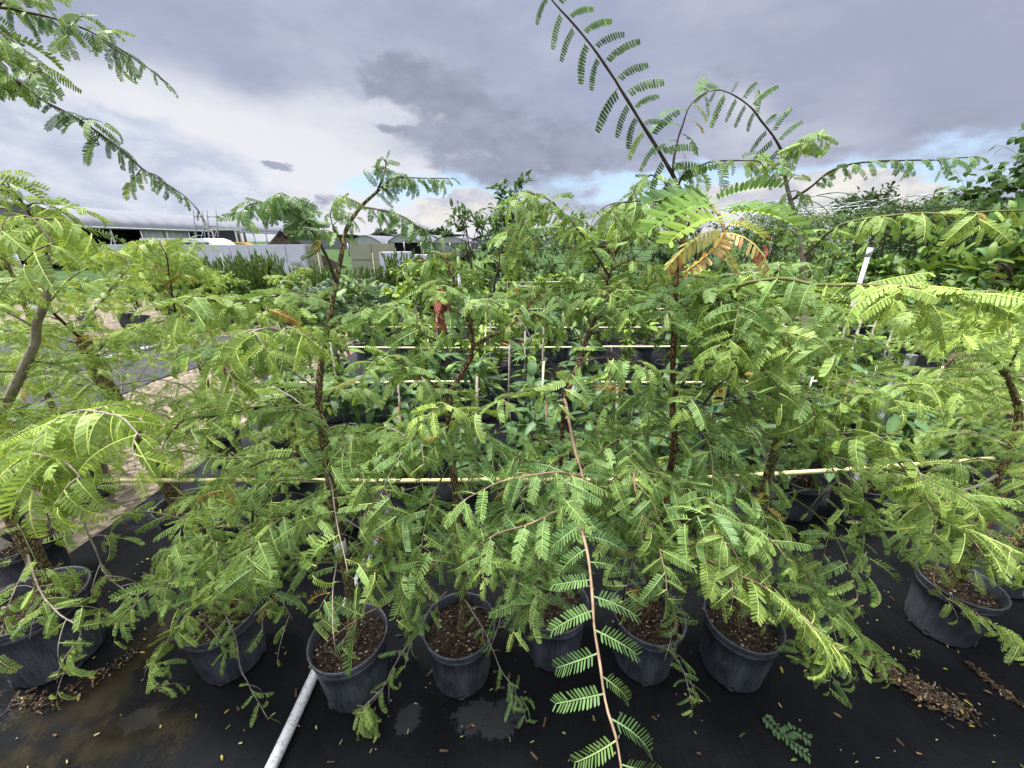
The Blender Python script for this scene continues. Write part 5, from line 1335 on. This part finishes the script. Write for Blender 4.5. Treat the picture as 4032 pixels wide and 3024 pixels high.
g = Geo([M['film']]); A_ = arcp(.15, -.06); g.add(A_, list(range(17)), [17]); g.build('gable', root, oo)
g = Geo([M['steel_dark']])
for j in (2, 4, 6, 8, 10, 12): g.tube(np.array([gh(-.04, HW, EV), A_[j] - np.append(axd * .2, 0)]), .035, 5)
g.tube(np.array(arcp(-.05)), .05, 5); g.tube(np.array([gh(-.05, 0, EV), gh(-.05, 2 * HW, EV)]), .04, 5); g.build('gable_frame', root, oo)
for i in range(13):
    s_ = Lg * i / 12; g = Geo([M['steel']]); g.tube(np.array([gh(s_, -.02, 0), gh(s_, -.02, EV)]), .055, 6)
    if i % 2: g.tube(np.array([gh(s_ - .9, -.02, 0.2), gh(s_, -.02, EV - .4)]), .04, 5)
    g.build('post', root, oo)
g = Geo([M['steel']]); g.tube(np.array([gh(0, -.06, EV), gh(Lg, -.06, EV)]), .07, 6); g.build('eave_rail', root, oo)
g = Geo([M['shed_dark']])  # black sheets for curtains and the dark inside, shade put into their colour
for (s0, s1, l) in ((.2, Lg, 2 * HW - .3), (.6, Lg * .30, .9), (Lg * .42, Lg * .62, .8)):
    a, b = gh(s0, l, 0), gh(s1, l, 0); g.add([a, b, b + np.array([0, 0, EV - .05]), a + np.array([0, 0, EV - .05])], [0, 1, 2, 3], [4])
g.build('dark_inside_curtain', root, oo)
g = Geo([M['film_grey']])
a, b = gh(Lg * .17, .1, 0), gh(Lg * .34, .1, 0); V = []
for i in range(25):
    q = a + (b - a) * i / 24 + np.append(axl * .06 * math.sin(i * 1.9), 0); V += [q, q + np.array([0, 0, EV - .08])]
F, S = [], []
for i in range(24): F += [i * 2, i * 2 + 2, i * 2 + 3, i * 2 + 1]; S.append(4)
g.add(V, F, S); g.build('side_curtain', root, oo)

# scaffold ladders leaning in front of it
for px, lab in ((785, 'left one of two grey steel ladder frames before the greenhouse'), (838, 'right one of two grey steel ladder frames before the greenhouse')):
    P = see(px, 900, 24); g = Geo([M['steel_dark']])
    for d_ in (-.26, .26): g.tube(np.array([(d_ - .12, -.3, 0), (d_ + .05, .15, P[2] + 1.0)]), .035, 6)
    for z in (.5, 1.0, 1.5, 2.0, 2.5, 3.0): t = z / (P[2] + 1.0); xx = -.12 + .17 * t; g.tube(np.array([(-.26 + xx, -.3 + .45 * t, z), (.26 + xx, -.3 + .45 * t, z)]), .025, 5)
    g.tube(np.array([(-.3, -.3, .9), (.25, .0, 2.4)]), .02, 5)
    o = g.build('ladder_frame'); o.location = (P[0], P[1], 0); tag(o, lab, 'ladder', 'ladder frames by the greenhouse')

def loader(px, Y, label, rz, cab_white=False):
    P = see(px, 950, Y); root = empty('yellow_loader', (P[0], P[1], 0), label, 'loader', 'yellow machines by the greenhouse'); root.rotation_euler = (0, 0, rz)
    g = Geo([M['yellow_paint']]); V = [(-1.5, -.75, .6), (1.3, -.75, .6), (1.3, -.75, 1.35), (.5, -.75, 1.6), (-1.5, -.75, 1.7)]; V += [(x, .75, z) for x, y, z in V]
    F = [0, 1, 2, 3, 4, 9, 8, 7, 6, 5]; S = [5, 5]
    for i in range(5): q = (i + 1) % 5; F += [i, i + 5, q + 5, q]; S.append(4)
    g.add(V, F, S); g.build('body', root)
    g = Geo([M['yellow_paint'] if not cab_white else M['white_paint']])
    for x, y in ((-1.2, -.65), (-1.2, .65), (.3, -.65), (.3, .65)): g.box(x, y, 2.05, .1, .1, .9)
    g.box(-.45, 0, 2.54, 1.9, 1.5, .1); c_ = g.build('cab', root)
    g = Geo([M['glass_dark']]); g.box(-.45, -.62, 2.05, 1.38, .02, .84); g.box(.3, 0, 2.05, .02, 1.18, .84); g.build('window', c_)
    g = Geo([M['yellow_paint']])
    for y in (-.85, .85): g.tube(np.array([(-.9, y, 1.6), (.8, y, 1.5), (1.9, y, .7)]), .09, 6)
    g.build('lift_arm', root)
    g = Geo([M['steel_dark']]); V = [(1.9, -.95, .3), (2.5, -.95, .25), (2.55, -.95, .35), (2.1, -.95, .95), (1.9, -.95, .9)]; V += [(x, .95, z) for x, y, z in V]
    g.add(V, F, S); g.build('bucket', root)
    for x in (-.95, .75):
        for y in (-.8, .8):
            w = Geo([M['rubber']]); w.tube(np.array([(x, y - .14, .45), (x, y + .14, .45)]), .45, 16); wo = w.build('wheel', root)
            w = Geo([M['yellow_paint']]); w.tube(np.array([(x, y - .155, .45), (x, y + .155, .45)]), .2, 12); w.build('rim', wo)
loader(395, 31.0, 'boxy yellow loader under the dark open side of the greenhouse', 2.2)
loader(925, 33.0, 'far yellow machine with white cab beside the dark mulch heap', .4, True)
# white van whose roof shows over the foam wall
P = see(770, 950, 22.5); root = empty('white_van', (P[0], P[1], 0), 'white van whose roof shows above the foam wall', 'van'); root.rotation_euler = (0, 0, .05)
g = Geo([M['white_paint']]); V = [(-2.3, .3), (2.4, .3), (2.45, 1.0), (1.9, 1.15), (1.35, 1.72), (1.0, 1.84), (-2.2, 1.84), (-2.35, 1.6)]; n = len(V)
VV = [(x, -.95 + .12 * (z > 1.2), z) for x, z in V] + [(x, .95 - .12 * (z > 1.2), z) for x, z in V]
F = list(range(n)) + list(range(n, 2 * n))[::-1]; S = [n, n]
for i in range(n): q = (i + 1) % n; F += [i, i + n, q + n, q]; S.append(4)
g.add(VV, F, S); g.build('body', root)
g = Geo([M['glass_dark']]); g.box(.9, -.87, 1.42, .7, .03, .42); g.box(-.3, -.87, 1.42, 1.3, .03, .42); g.build('window', root)
for x in (-1.4, 1.5):
    for y in (-.85, .85): w = Geo([M['rubber']]); w.tube(np.array([(x, y - .11, .34), (x, y + .11, .34)]), .34, 16); w.build('wheel', root)

# dark mulch heap
P = see(1060, 950, 24); g = Geo([M['mulch']]); V, F, S = [], [], []
for j in range(9):
    for i in range(22):
        a = 2 * math.pi * i / 22; r_ = 1 - j / 8; hh = (1 - r_) * 2.05 * (1 + .22 * mnoise.noise(Vector((math.cos(a) * 1.6, math.sin(a) * 1.6, j * .3)))); rr = r_ * (3.0 + .6 * mnoise.noise(Vector((math.cos(a) * 2, math.sin(a) * 2, 9))))
        V.append((rr * math.cos(a) * 1.2, rr * math.sin(a), hh))
for j in range(8):
    for i in range(22): q = (i + 1) % 22; F += [j * 22 + i, j * 22 + q, (j + 1) * 22 + q, (j + 1) * 22 + i]; S.append(4)
g.add(V, F, S, 0, (1, 1, 1), True); o = g.build('mulch_heap'); o.location = (P[0] - .6, P[1] + 2.5, 0); tag(o, 'dark brown mulch heap behind the white foam wall', 'heap')

# white foam sheets standing as a wall, and cream blocks
def foam(x0, x1, pyt, Y, name, m_, lab, cat, panels=6, group=None, yaw=0.0):
    a, b = see(x0, pyt, Y), see(x1, pyt, Y); w = (b[0] - a[0]) / panels; root = empty(name, ((a[0] + b[0]) / 2, Y, 0), lab, cat, group); rr = random.Random(int(x0))
    for i in range(panels):
        g = Geo([m_, M['film_grey']]); h = a[2] * rr.uniform(.985, 1.0); x = a[0] + w * (i + .5) - (a[0] + b[0]) / 2
        hl = h * .5
        g.box(x, rr.uniform(-.02, .02), hl * .5, w * .985, .5, hl - .012); g.box(x + rr.uniform(-.02, .02), rr.uniform(-.03, .03), hl * 1.5, w * .975, .5, hl - .012)
        if i % 4 == 2: g.box(x, -.262, hl * .8, w * .6, .012, hl * .25, 1)
        g.build('panel', root)
    return root
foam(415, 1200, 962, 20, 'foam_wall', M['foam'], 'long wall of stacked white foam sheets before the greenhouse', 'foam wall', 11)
foam(1195, 1250, 962, 20.3, 'foam_stack', M['foam_cream'], 'narrow cream foam stack at the right end of the white foam wall', 'foam block', 1, 'cream and white foam stacks')
foam(1380, 1548, 956, 21, 'foam_stack', M['foam_cream'], 'cream foam stack right of the tallest trunk', 'foam block', 2, 'cream and white foam stacks')
foam(1500, 1612, 990, 15, 'foam_stack', M['foam'], 'white foam stack in front of the cream one', 'foam block', 2, 'cream and white foam stacks')
foam(1627, 1705, 1000, 14, 'foam_stack', M['foam'], 'small white foam stack nearest the dark leaved trees', 'foam block', 2, 'cream and white foam stacks')

# grey shade houses far off
def shade_house(px0, px1, pyt, Y, lab, open_=True):
    a, b = see(px0, pyt, Y), see(px1, pyt, Y); w = (b[0] - a[0]); root = empty('shade_house', ((a[0] + b[0]) / 2, Y, 0), lab, 'greenhouse', 'shade houses on the horizon'); ev = a[2] * .62
    prof = [(-w / 2 + w * i / 14, ev + (a[2] - ev) * math.sin(math.pi * i / 14)) for i in range(15)]
    g = Geo([M['film']]); V = [(x, 0, z) for x, z in prof] + [(x, 14, z) for x, z in prof]; F, S = [], []
    for i in range(14): F += [i, i + 1, i + 16, i + 15]; S.append(4)
    g.add(V, F, S, 0, (1, 1, 1), True); g.build('roof', root)
    g = Geo([M['film_grey']]); g.add([(x, .1, z - .05) for x, z in prof], list(range(15)), [15]); g.build('gable', root)
    g = Geo([M['film_grey'] if not open_ else M['shed_dark']]); g.add([(-w / 2, .3, 0), (w / 2, .3, 0), (w / 2, .3, ev), (-w / 2, .3, ev)], [0, 1, 2, 3], [4]); g.build('wall', root)
    for i in range(3): q = Geo([M['steel']]); q.tube(np.array([(-w / 2 + w * i / 2, -.05, 0), (-w / 2 + w * i / 2, -.05, ev)]), .08, 6); q.build('post', root)
shade_house(1365, 1500, 926, 48, 'grey shade house with a drooping curtain left of the other grey one')
shade_house(1520, 1655, 920, 50, 'grey shade house with a torn peaked curtain near the horizon')
shade_house(1690, 1850, 930, 60, 'pale shade house at the foot of the dark leaved trees', False)
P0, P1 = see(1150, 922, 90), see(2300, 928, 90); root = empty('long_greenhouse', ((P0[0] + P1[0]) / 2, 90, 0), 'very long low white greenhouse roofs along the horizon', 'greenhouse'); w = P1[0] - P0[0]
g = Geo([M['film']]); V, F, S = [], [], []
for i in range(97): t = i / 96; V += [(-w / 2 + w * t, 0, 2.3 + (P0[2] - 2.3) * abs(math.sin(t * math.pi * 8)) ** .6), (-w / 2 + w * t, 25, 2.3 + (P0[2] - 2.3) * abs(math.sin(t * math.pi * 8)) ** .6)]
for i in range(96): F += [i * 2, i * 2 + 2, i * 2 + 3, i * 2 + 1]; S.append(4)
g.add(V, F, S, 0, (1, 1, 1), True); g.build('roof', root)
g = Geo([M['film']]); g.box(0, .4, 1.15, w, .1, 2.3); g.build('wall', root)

# bare hoops of an uncovered tunnel
root = empty('hoop_frame', (18.3, 22, 0), 'bare steel hoops of an uncovered tunnel before the dome tree', 'frame')
for j in range(2):
    for i in range(9):
        g = Geo([M['steel']]); y = i * 1.5; cx = -1.6 + j * 5.6; g.tube(np.array([(cx - 2.7 * math.cos(t), y, 2.1 + 1.95 * math.sin(t)) for t in np.linspace(0, math.pi, 19)]), .03, 5)
        g.tube(np.array([(cx - 2.7, y, 0), (cx - 2.7, y, 2.12)]), .03, 5); g.build('hoop', root)
for j in range(2):
    for t in (.35, .8, 1.57, 2.35, 2.8):
        g = Geo([M['steel']]); cx = -1.6 + j * 5.6; g.tube(np.array([(cx - 2.7 * math.cos(t), 0, 2.1 + 1.95 * math.sin(t)), (cx - 2.7 * math.cos(t), 12, 2.1 + 1.95 * math.sin(t))]), .025, 5); g.build('purlin', root)
# power pole by the greenhouse
P = see(943, 840, 60); g = Geo([M['steel_dark']]); g.tube(np.array([(0, 0, 0), (0, 0, P[2])]), .16, 8); g.box(0, 0, P[2] - .5, 2.2, .12, .12); o = g.build('power_pole'); o.location = (P[0], P[1], 0); tag(o, 'thin far utility pole above the greenhouse ridge', 'pole')

# ------------------------------------------------------------------ what lies on the fabric
rgd = random.Random(31)
M['bit'] = simple('dry_leaflet', (.34, .31, .15), .8, .2, vary=.45, scale=9)
g = Geo([M['bit'], M['chip'], M['perlite'], M['leaf']])
for i in range(950):
    x = rgd.uniform(-2.4, 2.9); y = rgd.uniform(.25, 2.3); q = rgd.random()
    if q < .35: rock(g, (x, y, .010), rgd.uniform(.0016, .0034), rgd, 2)
    elif q < .7: chip(g, (x, y, .010), rgd, 0, rgd.uniform(.003, .008), rgd.uniform(.0012, .003))
    elif q < .9: chip(g, (x, y, .010), rgd, 1, rgd.uniform(.005, .016), rgd.uniform(.002, .005))
    else: put_blade(g, np.array([x, y, .012]), (rgd.gauss(0, 1), rgd.gauss(0, 1), .05), UP, rgd.uniform(.015, .03), rgd.choice(((.3, .26, .05), (.12, .16, .04), (.22, .12, .05))), rgd, .2, 3)
tag(g.build('leaf_litter'), kind='stuff')
def spill(name, P, w, n, seed):
    rg = random.Random(seed); P = np.array(P, float); g = Geo([M['soil'], M['perlite'], M['chip'], M['leaf']]); pts = catmull(np.column_stack([P, np.zeros(len(P))]), .02)
    for i in range(n):
        k_ = rg.randrange(len(pts)); ww = w * (.35 + .65 * math.sin(math.pi * (k_ + 3) / (len(pts) + 5)))
        c_ = pts[k_] + np.array([rg.gauss(0, ww * .45), rg.gauss(0, ww * .45), .008 + rg.random() * .006]); q = rg.random()
        if q < .55: rock(g, c_, rg.uniform(.003, .008), rg, 0, .5)
        elif q < .72: rock(g, c_, rg.uniform(.002, .0045), rg, 1)
        elif q < .95: chip(g, c_, rg, 2, rg.uniform(.005, .016), rg.uniform(.0015, .0045))
        else: put_blade(g, c_, (rg.gauss(0, 1), rg.gauss(0, 1), .1), UP, rg.uniform(.02, .035), rg.choice(((.35, .28, .08), (.3, .2, .1))), rg, .2, 3)
    tag(g.build(name), kind='stuff')
spill('spilled_potting_mix', [(1.52, 1.16), (1.60, 1.08), (1.66, 1.0), (1.74, .96)], .075, 1100, 61)
spill('seam_debris', [(1.95, 1.12), (1.97, 1.0), (2.02, .9), (2.05, .78)], .022, 420, 62)
spill('pot_edge_debris', [(-1.95, .98), (-1.83, .98), (-1.72, 1.05), (-1.66, 1.17)], .05, 260, 63)
# fabric seam: a lapped edge
g = Geo([M['fabric_edge']]) if 'fabric_edge' in M else Geo([M['fabric']])
V, F, S = [], [], []
for i in range(90):
    y = .2 + i * .06; x = 1.985 - .10 * (y - 1.1) + .006 * mnoise.noise(Vector((0, y * 3, 0)))
    z = .010 + .003 * mnoise.noise(Vector((4, y * 5, 0))); V += [(x - .008, y, .003), (x, y, z + .006), (x + .5, y, z)]
for i in range(89): a = i * 3; F += [a, a + 1, a + 4, a + 3, a + 1, a + 2, a + 5, a + 4]; S += [4, 4]
g.add(V, F, S, 0, (1, 1, 1), True); tag(g.build('fabric_lap'), kind='structure')
# small weeds in the spill and a fallen sprig
def sprig(x, y, L, label, seed, n=9, cat='weed', up=.6):
    rg = random.Random(seed); root = empty('seedling_weed', (x, y, 0), label, cat); g = Geo([M['twig_green']]); P = arch((0, 0, .008), (rg.gauss(0, .5), rg.gauss(0, .5), up), L, .5, rg, 6); P[:, 2] = np.maximum(P[:, 2], .012); g.tube(P, .0013, 4); g.build('stem', root)
    g = Geo([M['broad']])
    for i in range(n):
        p = P[min(5, 1 + i * 6 // n)]; a = i * 2.4; put_blade(g, p, (math.cos(a), math.sin(a), .2), UP, L * .28 * rg.uniform(.7, 1.2), FRESH * rg.uniform(.7, 1.1), rg, .27)
    g.build('leaves', root)
sprig(1.505, 1.09, .06, 'small bright weed seedling left of the spilled potting mix', 71); sprig(1.73, 1.15, .06, 'small weed seedling above the spilled potting mix', 72)
root = empty('fallen_sprig', (1.0, .88, 0), 'dark green leafy sprig lying on the bare fabric', 'sprig'); rg = random.Random(74)
g = Geo([M['twig_dark']]); P1 = .7 * np.array([(-.06, .07, .012), (-.03, 0, .016), (0, -.05, .018), (.05, -.10, .012)]); P2 = .7 * np.array([(-.02, -.02, .016), (.05, .0, .02), (.10, -.03, .014)]); g.tube(P1, .0014, 4); g.tube(P2, .0012, 4); g.build('stem', root)
g = Geo([M['broad']])
for P in (catmull(P1, .012), catmull(P2, .012)):
    for i in range(len(P)):
        T = norm(P[min(i + 1, len(P) - 1)] - P[max(0, i - 1)]); S_ = np.cross(T, UP)
        for s_ in (1, -1): put_blade(g, P[i], S_ * s_ + T * .6 + UP * .25, UP, rg.uniform(.020, .030), (.06, .12, .05), rg, .27)
g.build('leaves', root)
